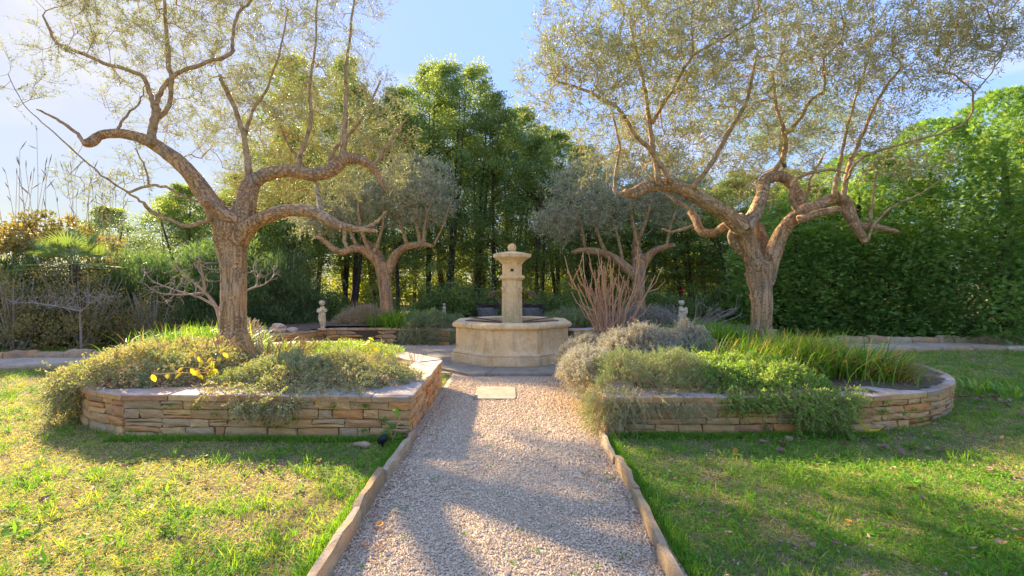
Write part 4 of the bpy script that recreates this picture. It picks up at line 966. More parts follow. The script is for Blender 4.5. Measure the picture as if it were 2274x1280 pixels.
for i, (x, y, s, wv) in enumerate(cxs):
    lab = 'dense green conifer, ' + wv
    zz = 1.5 if i in (4, 5) else .08
    if i == 0: con.location = (x, y, zz); con.scale = (1, 1, s); con['label'] = lab
    else:
        c = dup(con, (x, y, zz), random.uniform(0, 6), (1.05, 1.05, s * (.82 if i in (4, 5) else 1)), lab)
# bare-stemmed conifer trunk standing in the dark opening
t = thing('bare_conifer', 'dark bare conifer trunk standing in the opening at the right edge', 'tree trunk', (14.35, 13.3, 0))
V, F = tube([(14.35, 13.3, -.1), (14.33, 13.3, .8), (14.4, 13.35, 1.8), (14.38, 13.4, 3.0)], [.26, .19, .16, .13], 12); mk('trunk', V, F, M['bark_dark'], t, True)
for a in range(7):
    dq = rdir(1, .1)[0]; A = np.array([14.36, 13.3, rng.uniform(.8, 2.4)]); V, F = tube([A, A + dq * .5, A + dq * 1.1 + [0, 0, -.1]], [.025, .016, .006], 5); mk('branch', V, F, M['bark_dark'], t, True)

# far pine behind the hedge and sunlit autumn trees beyond the grove
pine = thing('pine_tree', 'dark umbrella pine showing behind the right olive crown', 'tree', (12.6, 22, 0))
V, F = tube([(12.6, 22, 0), (12.4, 22, 3), (12.7, 22, 6), (12.5, 22, 8.6)], [.25, .22, .18, .1], 10); mk('trunk', V, F, M['bark_dark'], pine, True)
clump_crown(lambda n: ellip((12.8, 22, 9.2), (3.4, 2.4, 1.5), n, .3), 150, 90, .42, (.1, .16), .02, M['laurel_leaf'], 'crown', pine, .6)
au = shrub_proto('autumn_tree', '', 'tree', 6.0, 2.6, 150, 60, .55, (.16, .26), .13, M['yellow_leaf'], 'sunlit yellow trees far beyond the grove', stems=8)
axs = [(-15, 31, 1.0, 'far left'), (-9.5, 33, 1.1, 'seen past the stems left of the statue'), (-3.6, 30, 1.0, 'left of the fountain ball'), (1.0, 29, 1.0, 'right behind the fountain ball'), (6.5, 32, 1.0, 'seen past the stems beside the red stems'), (12, 33, 1.1, 'seen past the stems right of the red flower')]
for i, (x, y, s, wv) in enumerate(axs):
    lab = 'yellow autumn tree beyond the grove, ' + wv
    if i == 0: au.location = (x, y, 0); au.scale = (s, s, s); au['label'] = lab
    else: dup(au, (x, y, 0), random.uniform(0, 6), (s * 1.3, s, s), lab)

# ------------------------------------------------------------------ bedding plants
def sprigs(t, base, d, ln, nl, L, Wd, mat, stem=None, curl=.0, spread=.8, tintf=None, up=.1, r0=.0025, name='foliage'):
    n = len(base); d = unit(d); ln = np.broadcast_to(ln, (n,))
    mid = base + d * (ln * .5)[:, None]; tip = base + d * ln[:, None]; tip[:, 2] -= curl * ln
    if stem is not None:
        V, F = segs(base, tip, np.full(n, r0), np.full(n, r0 * .4), 3); mk('stems', V, F, stem, t, kind='stuff')
    k = np.repeat(np.arange(n), nl); f = np.clip((np.tile(np.arange(nl), n) + rng.uniform(0, 1, n * nl)) / nl, 0, 1); f = .2 + .8 * f
    pos = np.where((f < .5)[:, None], base[k] + (mid[k] - base[k]) * (f * 2)[:, None], mid[k] + (tip[k] - mid[k]) * (f * 2 - 1)[:, None])
    s = unit(np.cross(d[k], rdir(len(k)))); ld = unit(d[k] * rng.uniform(.3, .9, (len(k), 1)) + s * spread + np.array([0, 0, up]))
    m = len(pos); V, F = quads(pos, ld, rng.uniform(*L, m), Wd * rng.uniform(.75, 1.25, m), None, .05)
    tb = rng.uniform(0, .5, n) if tintf is None else tintf(base)
    tint = np.clip(tb[k] + rng.uniform(0, .4, m), 0, 1)
    mk(name, V, F, mat, t, attrs={'tint': np.repeat(tint, 4)}, kind='stuff')

def mound_pts(n, c, r, lump=.35, shell=.55):
    a = rng.uniform(0, 6.283, n); q = rng.random(n) ** .5; x, y = q * np.cos(a), q * np.sin(a)
    lum = 1 + lump * (fbm(x * r[0] + c[0], y * r[1] + c[1], 3.2) - .5) * 2
    edge = 1 + .25 * (vn(np.cos(a) * 2 + c[0], np.sin(a) * 2 + c[1], 1.7) - .5) * 2
    top = np.sqrt(np.clip(1 - q * q, 0, 1)) * r[2] * lum; dep = shell + (1 - shell) * rng.random(n) ** .6
    base = np.stack([c[0] + x * r[0] * edge, c[1] + y * r[1] * edge, c[2] + top * dep], 1)
    nrm = unit(np.stack([x / r[0], y / r[1], np.sqrt(np.clip(1 - q * q, .05, 1)) / r[2]], 1)); return base, nrm

def mound(name, label, cat, c, r, n, ln, nl, L, Wd, mat, stem, up=.5, jit=.5, curl=.1, spill=None, group=None, tintf=None, spread=.8, lump=.55, r0=.0022):
    t = thing(name, label, cat, (c[0], c[1], c[2]), group)
    b, nr = mound_pts(n, c, r, lump); d = unit(nr + rng.normal(size=b.shape) * jit + np.array([0, 0, up])); l = rng.uniform(*ln, n) * np.where(rng.random(n) < .06, 1.9, 1.0)
    b = b - d * (l * .5)[:, None]
    if spill is not None:
        for (x0, x1, y0, y1, z0, z1, m, dv) in spill:
            bb = np.stack([rng.uniform(x0, x1, m), rng.uniform(y0, y1, m), z0 + (z1 - z0) * rng.random(m) ** .7], 1)
            hang = vn(bb[:, 0], 3.3 + bb[:, 1], 3.5); bb[:, 2] = z0 + (bb[:, 2] - z0) * (.35 + .8 * hang) 
            dd = unit(np.array(dv) + rng.normal(size=bb.shape) * .6); b = np.vstack([b, bb]); d = np.vstack([d, dd]); l = np.concatenate([l, rng.uniform(*ln, m)])
    sprigs(t, b, d, l, nl, L, Wd, mat, stem, curl, spread, tintf, r0=r0)
    return t

def blades(t, base, d, ln, wd, mat, droop=.8, nseg=5, name='blades', tintf=None, rise=1.0):
    n = len(base); h = d.copy(); h[:, 2] = 0; h = unit(h); side = np.stack([-h[:, 1], h[:, 0], np.zeros(n)], 1)
    out = rng.uniform(.25, 1.0, n); V = np.empty((n, nseg + 1, 2, 3))
    for i in range(nseg + 1):
        f = i / nseg
        p_ = base + h * (ln * out * f ** 1.5)[:, None]; p_[:, 2] += rise * ln * (f - droop * out * .62 * f ** 2.4) * (1 - .25 * out)
        ww = (wd * (1 - f ** 2.5) * .5 + .0004)[:, None] * side; V[:, i, 0] = p_ - ww; V[:, i, 1] = p_ + ww
    i = np.arange(nseg); q = np.stack([2 * i, 2 * i + 1, 2 * i + 3, 2 * i + 2], 1)
    F = (np.arange(n)[:, None, None] * 2 * (nseg + 1) + q[None]).reshape(-1, 4)
    tint = np.clip(rng.uniform(0, .9, n) if tintf is None else tintf(n), 0, 1)
    return mk(name, V.reshape(-1, 3), F, mat, t, attrs={'tint': np.repeat(tint, 2 * (nseg + 1))}, kind='stuff')

def lily(label, c, r, n, ln, wd, cat='ornamental grass', bias=(0, 0), group='clumps of strap-leaved grass', yellow=.06, droop=.8, cov=None):
    t = thing('grass_clump', label, cat, c, group)
    b = np.array(c) + np.stack([rng.normal(0, r[0] * .5, n), rng.normal(0, r[1] * .5, n), np.zeros(n)], 1)
    b = b if cov is None else b
    d = rng.normal(size=(n, 3)); d[:, 0] += bias[0]; d[:, 1] += bias[1]
    def tf(m): q = rng.uniform(0, .75, m); q[rng.random(m) < yellow] = 1; return q
    blades(t, b, d, rng.uniform(*ln, n), rng.uniform(.7, 1.2, n) * wd, M['lily_blade'], droop, tintf=tf)
    return t

# left bed
ZS = .40
mound('trailing_shrub', 'large tawny green trailing shrub spilling over the left rounded corner of the left wall', 'shrub', (-4.25, 5.85, ZS), (.9, .95, .42), 3200, (.12, .24), 12, (.018, .034), .013, M['sage_leaf'], M['twig'], up=.3, curl=.25,
      spill=[(-4.95, -4.6, 5.0, 5.5, .60, .10, 560, (-.4, -.4, -.8)), (-5.2, -4.95, 5.4, 6.2, .6, .15, 260, (-.5, -.1, -.8))], tintf=lambda b: np.clip(.2 + .5 * fbm(b[:, 0], b[:, 1], 2.4) + .25 * (b[:, 2] - .7), 0, .7))
mound('trailing_shrub', 'low grey-green fine-leaved shrub along the straight front of the left wall', 'shrub', (-2.2, 5.4, ZS), (1.1, .6, .30), 2700, (.10, .2), 12, (.016, .030), .012, M['sage_leaf'], M['twig'], up=.45, curl=.2,
      spill=[(-3.1, -1.5, 4.66, 4.9, .52, .36, 420, (0, -.5, -.5)), (-2.7, -2.05, 4.54, 4.66, .44, .28, 170, (0, -.3, -.9))], tintf=lambda b: np.clip(.05 + .6 * fbm(b[:, 0], b[:, 1], 2.8), 0, .6))
mound('ground_cover', 'yellowish low ground cover between trunk and path on the left bed', 'ground cover', (-3.0, 7.3, ZS), (1.3, 1.0, .16), 2000, (.1, .2), 10, (.018, .030), .012, M['ground_cover'], M['twig'], up=.5, tintf=lambda b: rng.uniform(.1, .5, len(b)))
mound('ground_cover', 'dry brown ground cover in the gap between the two trailing shrubs of the left bed', 'ground cover', (-3.6, 6.2, ZS - .03), (.8, 1.1, .16), 1100, (.08, .2), 7, (.012, .022), .009, M['sage_leaf'], M['twig'], up=.2, tintf=lambda b: rng.uniform(.55, .95, len(b)))
lily('bright yellow-green grass clump left of the left olive trunk', (-4.95, 7.6, ZS), (.75, .5), 2200, (.42, .68), .011, yellow=.05)
lily('small bright grass clump between the left olive trunk and its trailing shrub', (-4.6, 6.95, ZS), (.5, .3), 700, (.35, .52), .009, yellow=.15)
mound('leafy_shrub', 'small bright green leafy bush rising behind the left grass clump', 'shrub', (-5.45, 8.3, ZS), (.28, .25, .42), 260, (.1, .2), 8, (.03, .05), .022, M['lily_blade'], M['twig'], up=.9)
mound('leafy_shrub', 'grey-green small bush tucked between the grass and the left olive trunk', 'shrub', (-4.75, 8.5, ZS), (.35, .3, .42), 400, (.08, .16), 12, (.02, .03), .008, M['silver_leaf'], M['twig'], up=.9)

def sticks(name, label, cat, c, n, r, hts, mat, lean=.35, rad=.007, kids=3, group=None, bend=.06, fork=1.0):
    """pruned shrub: forked bare stems, every main stem its own part"""
    t = thing(name, label, cat, c, group); c = np.array(c, float)
    for q in range(n):
        a = rng.uniform(0, 6.283); b0 = c + np.array([math.cos(a), math.sin(a), 0]) * r * rng.random() ** .5 * .35
        h = rng.uniform(*hts); od = np.array([math.cos(a) * lean, math.sin(a) * lean * .6, 1.0]) + rng.normal(size=3) * .12; od /= np.linalg.norm(od)
        pts = np.array([b0 + od * h * f + rng.normal(size=3) * bend * h * .35 * f for f in np.linspace(0, 1, 5)]); pts = spline(pts, 2); m = len(pts)
        parts = [segs(pts[:-1], pts[1:], np.linspace(rad * 1.4, rad * .8, m)[:-1], np.linspace(rad * 1.4, rad * .8, m)[1:], 6)]
        for k in range(kids):
            i = rng.integers(2, m - 1); dd = unit(od + rng.normal(size=3) * .55 * fork); l = h * rng.uniform(.15, .45); e = pts[i] + dd * l * .5; e2 = e + unit(dd + [0, 0, .7]) * l * .5
            parts.append(segs(np.array([pts[i], e]), np.array([e, e2]), np.array([rad * .8, rad * .65]), np.array([rad * .65, rad * .5]), 5))
        V, F = join(parts); mk('stem', V, F, mat, t)
    return t
sticks('pruned_shrub', 'cut back straw-brown stems at the right foot of the left olive trunk', 'shrub', (-3.3, 6.5, ZS + .05), 46, 1.3, (.24, .48), M['twig'], .8, .007, 3)
sticks('pruned_shrub', 'cut back brown stems in front of the left olive trunk', 'shrub', (-3.95, 6.0, ZS + .05), 30, .7, (.24, .45), M['twig'], .7, .009, 2)
sticks('pruned_shrub', 'tall fan of reddish pruned stems behind the silver shrubs', 'shrub', (1.72, 8.3, ZS), 26, .40, (1.0, 1.5), M['twig_red'], .29, .0115, 5, bend=.05, fork=.75)

def leafy_sprout(label, c, spec, mat, group=None, L=.075, Wd=.042):
    t = thing('leafy_sprout', label, 'plant', c, group); c = np.array(c, float)
    for (dx, dy, h, k, droop) in spec:
        pts = spline([c, c + [dx * .5, dy * .5, h * .6], c + [dx, dy, h]], 4); V, F = tube(pts, np.linspace(.006, .003, len(pts)), 5, False); mk('stem', V, F[0], M['twig'], t)
        for q in range(k):
            f = (q + 1) / k; p0 = pts[min(len(pts) - 1, int(f * (len(pts) - 1)))]; a = q * 2.4 + rng.uniform(0, 1); d = np.array([[math.cos(a), math.sin(a) * .6 - .3, -droop]]); d = unit(d)
            l = L * rng.uniform(.8, 1.2); s = unit(np.cross(d, [[0, -.7, 1.]]))[0]; d = d[0]; up = np.cross(s, d)
            prof = [(0, 0), (.25, .42), (.5, .5), (.75, .33), (1, 0)]; V = [p0]; 
            for f2, w2 in prof[1:-1]: V += [p0 + d * l * f2 + s * Wd * w2 + up * .006, p0 + d * l * f2 - up * .002, p0 + d * l * f2 - s * Wd * w2 + up * .006]
            V.append(p0 + d * l); V = np.array(V)
            F3 = [[0, 1, 2], [0, 2, 3], [7, 10, 8], [8, 10, 9]]; F4 = [[1, 4, 5, 2], [2, 5, 6, 3], [4, 7, 8, 5], [5, 8, 9, 6]]
            mk('leaf', V, [np.array(F4), np.array(F3)], mat, t, True, {'tint': np.full(len(V), rng.random())})
    return t
leafy_sprout('sprout with drooping bright yellow leaves over the left wall coping', (-3.32, 5.2, .54), [(-.05, -.35, .12, 5, .9), (-.32, -.42, .06, 4, .9), (.16, -.2, .2, 5, .8), (.24, -.1, .28, 5, .6), (-.1, -.1, .24, 5, .7)], M['bright_yellow'], L=.09, Wd=.046)
leafy_sprout('upright yellow-green broad-leaved sprout near the path end of the left wall', (-1.98, 6.5, .42), [(0, 0, .36, 9, .25), (.06, 0, .22, 6, .6)], M['bright_yellow'], L=.13, Wd=.055)
leafy_sprout('small weed with broad leaves growing where left wall meets the path edging', (-1.13, 4.5, .02), [(-.05, 0, .14, 4, .1), (.08, 0, .26, 5, -.5)], M['lily_blade'], L=.11, Wd=.045)
sticks('dry_stalks', 'thin dry stalks with yellow leaves at the inner corner of the left wall', 'plant', (-1.35, 6.7, .42), 7, .3, (.2, .34), M['straw'], .4, .003, 3)

# right bed
ZR = .36
mound('silver_shrub', 'pale mauve-grey silver shrub nearest the fountain at the path corner', 'shrub', (1.12, 7.0, ZR), (.42, .4, .42), 1500, (.08, .16), 14, (.020, .036), .0085, M['silver_leaf'], M['twig'], up=.8, jit=.55, group='silver-leaved shrubs on the right bed', lump=.5)
mound('silver_shrub', 'silver shrub overhanging the gravel path, the lowest of the silver shrubs', 'shrub', (.98, 5.75, ZR), (.36, .45, .36), 1300, (.08, .17), 14, (.020, .036), .0085, M['silver_leaf'], M['twig'], up=.6, jit=.55, group='silver-leaved shrubs on the right bed', spill=[(.72, .95, 5.3, 6.2, .5, .2, 260, (-.8, 0, -.2))], lump=.5)
mound('silver_shrub', 'largest silver shrub below the pruned red stems', 'shrub', (1.75, 6.5, ZR), (.62, .55, .52), 2500, (.09, .2), 14, (.020, .036), .0085, M['silver_leaf'], M['twig'], up=.9, jit=.5, group='silver-leaved shrubs on the right bed', lump=.5)
mound('silver_shrub', 'upright silver shrub left of the right child statue', 'shrub', (2.45, 6.7, ZR), (.45, .45, .52), 1900, (.09, .2), 14, (.020, .036), .0085, M['silver_leaf'], M['twig'], up=.95, jit=.5, group='silver-leaved shrubs on the right bed', lump=.5)
mound('rosemary', 'trailing rosemary tumbling over the near path corner of the right wall', 'shrub', (1.6, 5.35, ZR), (.72, .55, .38), 2300, (.10, .22), 18, (.015, .026), .0045, M['rosemary'], M['twig'], up=.5, jit=.6, curl=.15,
      spill=[(.80, 1.3, 4.62, 4.95, .5, .02, 620, (-.3, -.4, -.8)), (1.3, 2.0, 4.62, 4.74, .42, .22, 150, (0, -.3, -.9)), (.84, .95, 4.8, 5.5, .48, .06, 260, (-.5, 0, -.8))])
mound('ground_cover', 'bright green feathery cover spilling down the middle of the right wall', 'ground cover', (2.6, 5.4, ZR), (.8, .68, .34), 3200, (.08, .17), 12, (.018, .032), .013, M['ground_cover'], M['twig'], up=.4, jit=.6,
      spill=[(2.1, 3.5, 4.68, 4.86, .48, .26, 620, (.1, -.5, -.7)), (2.8, 3.35, 4.60, 4.72, .36, .06, 300, (0, -.2, -.9))], tintf=lambda b: np.clip(.0 + .35 * fbm(b[:, 0], b[:, 1], 2.5) + .6 * (b[:, 2] - .35), 0, .6))
mound('ground_cover', 'low green cover between the silver shrubs and the right olive trunk', 'ground cover', (3.1, 7.1, ZR), (1.1, .8, .22), 1500, (.08, .17), 10, (.018, .030), .012, M['ground_cover'], M['twig'], up=.4)
lily('wide glossy grass clump in front of the right olive trunk, blades leaning right', (3.5, 6.0, ZR + .05), (.85, .5), 4000, (.46, .74), .0115, bias=(.35, -.4), yellow=.2, droop=1.0)
lily('upright green grass clump left of the right olive trunk', (3.15, 7.6, ZR + .05), (.7, .4), 2000, (.5, .74), .011, yellow=.03, droop=.6)
lily('yellowing grass tuft lying towards the bare round coping on the right', (4.35, 5.6, ZR), (.35, .25), 520, (.40, .62), .012, bias=(1.1, -.8), yellow=.4, droop=1.0)

# back beds
mound('lavender', 'dry lavender bush with blue-grey top right of the left child statue', 'shrub', (-4.15, 13.1, .38), (.75, .6, .55), 1500, (.14, .28), 9, (.025, .04), .008, M['silver_leaf'], M['twig'], up=.8, tintf=lambda b: rng.uniform(-.3, .3, len(b)), r0=.004)
lily('dark green grass clump below the back left olive trunk', (-2.95, 12.7, .38), (.75, .5), 1400, (.42, .7), .014, yellow=.02)
mound('rosemary', 'dark green clipped rosemary hanging over the wall left of the fountain', 'shrub', (-2.05, 12.35, .38), (.85, .6, .42), 2600, (.10, .2), 14, (.025, .04), .008, M['rosemary'], M['twig'], up=.3, jit=.5, curl=.2, spill=[(-2.8, -1.35, 11.65, 11.95, .5, .06, 700, (.1, -.5, -.8))])
mound('shrub', 'grey-green low bush behind the fountain to its right', 'shrub', (1.6, 12.8, .38), (.8, .6, .45), 1300, (.12, .24), 10, (.03, .045), .010, M['rosemary'], M['twig'], up=.6)
lily('green grass clump behind the fountain to its right, left of the red stems', (2.1, 13.4, .38), (.7, .5), 700, (.4, .62), .014)
mound('shrub', 'grey twiggy bush behind the pruned red stems', 'shrub', (3.4, 12.9, .38), (1.0, .6, .55), 1100, (.14, .3), 6, (.025, .04), .010, M['silver_leaf'], M['twig_grey'], up=.6, r0=.004)
sticks('branch_pile', 'heap of cut grey branches behind the right child statue', 'cut branches', (5.0, 13.0, .4), 34, 1.6, (.5, 1.15), M['twig_grey'], 1.9, .009, 5, fork=1.3)

# ------------------------------------------------------------------ child statues
def statue(label, loc, s, rz, pose):
    t = thing('statue', label, 'statue', loc, 'stone child statues'); L = lambda rows: spline(np.array(rows, float), 3)
    limbs = [L([(0, 0, .36, .085), (0, .0, .46, .105), (0, -.015, .55, .10), (.005, 0, .64, .10), (0, .005, .71, .075), (0, 0, .76, .045)]),
             L([(.045, 0, .42, .075), (.06, -.02, .28, .058), (.055, -.01, .20, .042), (.06, .01, .12, .040), (.06, 0, .045, .028), (.06, -.055, .03, .026)]),
             L([(-.045, 0, .42, .075), (-.05, -.05, .29, .058), (-.03, -.055, .20, .042), (-.02, -.02, .12, .038), (-.015, -.02, .05, .028), (-.02, -.075, .03, .026)]),
             L([(0, 0, .80, .05), (0, -.01, .86, .088), (0, -.015, .91, .092), (0, 0, .965, .05)]),
             L([(0, -.095, .875, .018), (0, -.112, .862, .014)]),
             L([(.05, .02, .4, .07), (.075, .045, .25, .05), (.07, .05, .08, .045)])]
    if pose == 0:
        limbs += [L([(.095, 0, .70, .04), (.135, -.04, .62, .036), (.09, -.11, .60, .030), (.06, -.125, .74, .026), (.045, -.12, .79, .024)]), L([(-.095, 0, .70, .04), (-.14, -.03, .60, .036), (-.08, -.12, .60, .030), (.02, -.14, .68, .026)])]
    else:
        limbs += [L([(.095, 0, .70, .04), (.15, -.02, .60, .036), (.13, -.10, .55, .030), (.03, -.13, .60, .026)]), L([(-.095, 0, .70, .04), (-.13, -.06, .62, .034), (-.04, -.13, .63, .028), (.06, -.14, .68, .026)]), L([(.06, -.14, .50, .05), (.11, -.12, .62, .055), (.13, -.10, .74, .04)])]
    for q in range(16):     # curls
        a = q * 2.4; z = .87 + .1 * (q / 16); r_ = .085 * math.sqrt(max(0, 1 - ((z - .89) / .11) ** 2)); x, y = r_ * math.cos(a), r_ * math.sin(a)
        if y < -.045 and z < .93: continue
        limbs.append(np.array([[x, y, z, .028], [x, y, z + .012, .026]]))
    th = np.linspace(-.3, 6.5, 12); limbs.append(np.array([[.10 * math.cos(a), .09 * math.sin(a), .43 + .06 * math.cos(a * .8) + .01 * a, .026] for a in th]))
    loc = np.array(loc, float); c_, s_ = math.cos(rz), math.sin(rz)
    for l in limbs:
        x, y = l[:, 0].copy(), l[:, 1].copy(); l[:, 0] = loc[0] + (x * c_ - y * s_) * s; l[:, 1] = loc[1] + (x * s_ + y * c_) * s; l[:, 2] = loc[2] + (l[:, 2] + .03) * s; l[:, 3] *= s
    fuse(limbs, .008 * s / .6, 'figure', t, M['statue'], bark_amp=.0012)
    V, F = prism([(loc[0] + .15 * s * math.cos(a), loc[1] + .13 * s * math.sin(a)) for a in np.arange(10) * .628], loc[2], loc[2] + .045 * s); mk('base', V, F, M['statue'], t)
statue('pale stone child statue playing a pipe on the left back wall corner', (-4.72, 11.75, .40), .72, .35, 0)
statue('weathered stone child statue holding a cloth behind the silver shrubs on the right', (4.26, 11.9, .40), .72, .7, 1)
statue('small grey child statue half hidden in the greenery left of the fountain', (-1.95, 13.6, .62), .36, -.4, 1)

# rocks on the wall at the left
for i, (x, y, sx, sy, sz) in enumerate([(-5.45, 11.0, .20, .14, .09), (-5.15, 11.1, .14, .12, .07)]):
    V, F = uvsphere(np.zeros(3), [sx, sy, sz], 14, 9); V = V * (1 + .3 * np.array([mnoise.noise(Vector(v * 11)) for v in V]))[:, None] + [x, y, .40 + sz * .7]
    if i == 0:
        V2, F2 = uvsphere(np.zeros(3), [.15, .11, .07], 12, 8); V2 = V2 * (1 + .3 * np.array([mnoise.noise(Vector(v * 13)) for v in V2]))[:, None] + [x + .02, y, .55]
        o = mk('boulder', V2, F2, M['cap_stone']); tag(o, 'pale rough rock on top of the other on the wall left of the child statue', 'rock', 'rocks on the wall')
    o = mk('boulder', V, F, M['cap_stone']); tag(o, ['larger pale rock lying on the wall left of the child statue', 'small flat rock beside the larger one near the child statue'][i], 'rock', 'rocks on the wall')

# dark tubs of vine twigs behind the fountain
for i, x in enumerate((-.72, .62)):
    t = thing('tub', ['dark tub full of vine twigs behind the fountain, left of the column', 'dark tub full of vine twigs behind the fountain, right of the column'][i], 'tub', (x, 14.2, 0), 'dark tubs behind the fountain')
    V, F = ngon_lathe([(.0, .0), (.22, .0), (.31, .78), (.33, .84), (.30, .84), (.28, .77), (0, .75)], 18); mk('tub_wall', V + [x, 14.2, 0], F, M['tub'], t, True)
    n = 160; a = rng.uniform(0, 6.28, n); A = np.stack([x + .29 * np.cos(a), 14.2 + .29 * np.sin(a), rng.uniform(.78, .88, n)], 1); B = np.stack([x + .42 * np.cos(a + rng.uniform(1, 4, n)), 14.2 + .4 * np.sin(a + 2), rng.uniform(.80, .98, n)], 1)
    V, F = segs(A, B, np.full(n, .006), np.full(n, .004), 4); mk('twigs', V, F, M['bark_dark'], t, kind='stuff')

# ------------------------------------------------------------------ left side thicket, palm, creeper, reeds, bare trees
def bare_tree(name, label, mains, d0, d1, tgs, mat, tipr=.003, d=None, lf=None):
    t = thing(name, label, 'tree', tuple(P(mains[0][0][0], mains[0][0][1], d0) * [1, 1, 0]))
    ml = [limb(m_, d0, d1, 4) for m_ in mains]
    for i, m_ in enumerate(ml):
        V, F = tube(m_[:, :3], m_[:, 3], 7); mk('trunk' if i == 0 else 'branch', V, F, mat, t, True)
    seeds = np.vstack([along(m_, .35, 1) for m_ in ml])
    NN, par, tips, ns = grow(seeds, np.vstack(tgs), .5, .14, .16); area = np.zeros(len(NN)); area[tips] += tipr ** 2.3
    for i in range(len(NN) - 1, ns - 1, -1): area[i] = max(area[i], tipr ** 2.3); area[par[i]] += area[i]
    rad = area ** (1 / 2.3); idx = np.arange(ns, len(NN)); V, F = segs(NN[par[idx]], NN[idx], np.minimum(rad[par[idx]], rad[idx] * 1.3), rad[idx], 4); mk('twigs', V, F, mat, t, kind='stuff')
    return t
bare_tree('fig_tree', 'bare grey fig with upcurving branches behind the left olive trunk', [[(500, 800, 14), (490, 720, 13), (478, 680, 12), (455, 650, 9), (420, 620, 6), (390, 590, 4)], [(478, 680, 9), (440, 660, 7), (390, 645, 5), (340, 625, 4), (320, 600, 2)], [(480, 690, 10), (520, 660, 8), (560, 640, 6), (590, 630, 4), (620, 600, 2)], [(455, 650, 7), (400, 655, 5), (350, 650, 3), (320, 630, 2)], [(455, 650, 10), (450, 610, 7), (440, 570, 4)]], 9.6, 9.2,
    [ellip(P(400, 620, 9.3), (.95, .6, .45), 150), ellip(P(590, 600, 9.6), (.45, .4, .4), 50), ellip(P(450, 580, 9.3), (.5, .4, .3), 22), ellip(P(370, 670, 9.2), (.5, .3, .15), 10)], M['twig_grey'], .0045)
bare_tree('young_tree', 'thin bare young tree with flat spreading twigs at the left side path', [[(180, 800, 9), (180, 745, 8), (178, 700, 7), (182, 690, 6)], [(182, 692, 6), (150, 685, 5), (90, 675, 4), (30, 672, 3)], [(182, 692, 6), (205, 670, 4), (225, 655, 3)]], 10.4, 10.2,
    [ellip(P(130, 665, 10.3), (1.1, .6, .25), 130), ellip(P(210, 660, 10.3), (.6, .4, .25), 50)], M['twig_grey'], .004)
th_ = shrub_proto('thicket_shrub', '', 'shrub', 2.3, 1.15, 120, 56, .34, (.05, .09), .03, M['autumn_leaf'], 'brown autumn shrubs at the far left', stems=34, up=.3, stem_mat='twig_grey')
for i, (x, y, s, wv) in enumerate([(-11.4, 10.9, 1.0, 'at the photo edge left of the young tree'), (-10.2, 11.3, .95, 'behind the thin bare young tree'), (-9.0, 11.8, .75, 'right of the thin bare young tree'), (-12.6, 11.4, 1.2, 'furthest out at the left edge'), (-11.0, 12.0, 1.25, 'below the palm fans')]):
    lab = 'brown twiggy autumn shrub ' + wv
    if i == 0: th_.location = (x, y, 0); th_['label'] = lab
    else: dup(th_, (x, y, 0), random.uniform(0, 6), (s, s, s), lab)
cr = shrub_proto('creeper', 'orange-yellow autumn creeper topping the hedge at the far left', 'creeper', 1.2, 1.7, 95, 60, .30, (.09, .14), .08, M['autumn_leaf'], None, stems=6)
cr.location = (-13.2, 13.4, 2.35)
for ob in cr.children:
    pass
pl = thing('palm', 'green fan palm between the yellow creeper and the oleanders', 'palm', (-11.1, 12.0, 0))
pc = np.array([-11.1, 12.0, -.35]); V, F = tube([pc + [0, 0, -.1], pc + [.05, 0, 1.2], pc + [0, 0, 2.35]], [.13, .12, .11], 10); mk('trunk', V, F, M['bark_dark'], pl, True)
for q in range(16):
    a = q * 2.4; el = rng.uniform(-.1, 1.2); d = np.array([math.cos(a) * math.cos(el), math.sin(a) * math.cos(el), math.sin(el)]); e = pc + [0, 0, 2.35] + d * rng.uniform(.45, .75)
    st, F0 = tube([pc + [0, 0, 2.3], (pc + [0, 0, 2.4] + e) / 2 + [0, 0, .05], e], .012, 5, False)
    s = np.cross(d, [0, 0, 1.]); s /= np.linalg.norm(s); ang = np.linspace(-1.5, 1.5, 22); dd = d * np.cos(ang)[:, None] + s * np.sin(ang)[:, None]; dd[:, 2] -= .12
    Vq, Fq = quads(np.repeat(e[None], 22, 0), dd, .62 * (1 - .25 * np.abs(ang) / 1.5), .05, np.repeat(np.cross(s, d)[None], 22, 0), .02)
    V = np.vstack([st, Vq]); F = np.concatenate([F0[0], Fq + len(st)]); mk('frond', V, F, M['rosemary'], pl, attrs={'tint': np.full(len(V), rng.uniform(.2, .9))})
def reeds(label, px0, px1, d, n, top):
    t = thing('reed_clump', label, 'reeds', tuple(P((px0 + px1) / 2, 700, d) * [1, 1, 0]), 'tall dry reeds against the sky')
    for q in range(n):
        x0 = rng.uniform(px0, px1); b = P(x0, 600, d + rng.uniform(-.4, .4)); tp = P(x0 + rng.normal(0, 26), rng.uniform(*top), d + rng.uniform(-.4, .4)); m = (b + tp) / 2 + [rng.normal(0, .06), 0, 0]
        V, F = tube(spline([b, m, tp], 4), np.linspace(.007, .004, 9), 4, False); o = mk('stalk', V, F[0], M['twig'], t)
        dr = unit((tp - m)[None])[0]
        for k in range(rng.integers(1, 4)):
            p0 = tp - dr * .5 * k * rng.uniform(.6, 1) ; dv = unit(dr + rng.normal(size=3) * (.15 if k == 0 else .6)); l = rng.uniform(.16, .36)
            V, F = tube([p0, p0 + dv * l * .5, p0 + dv * l], [.004, .013, .003], 5, False); mk('seed_head', V, F[0], M['twig_grey'], o)
reeds('tallest dry reeds at the left edge standing against the sky', -10, 110, 12.8, 13, (290, 430))
reeds('fine dry reeds between the yellow creeper and the left olive, against the sky', 120, 290, 13.2, 22, (375, 470))
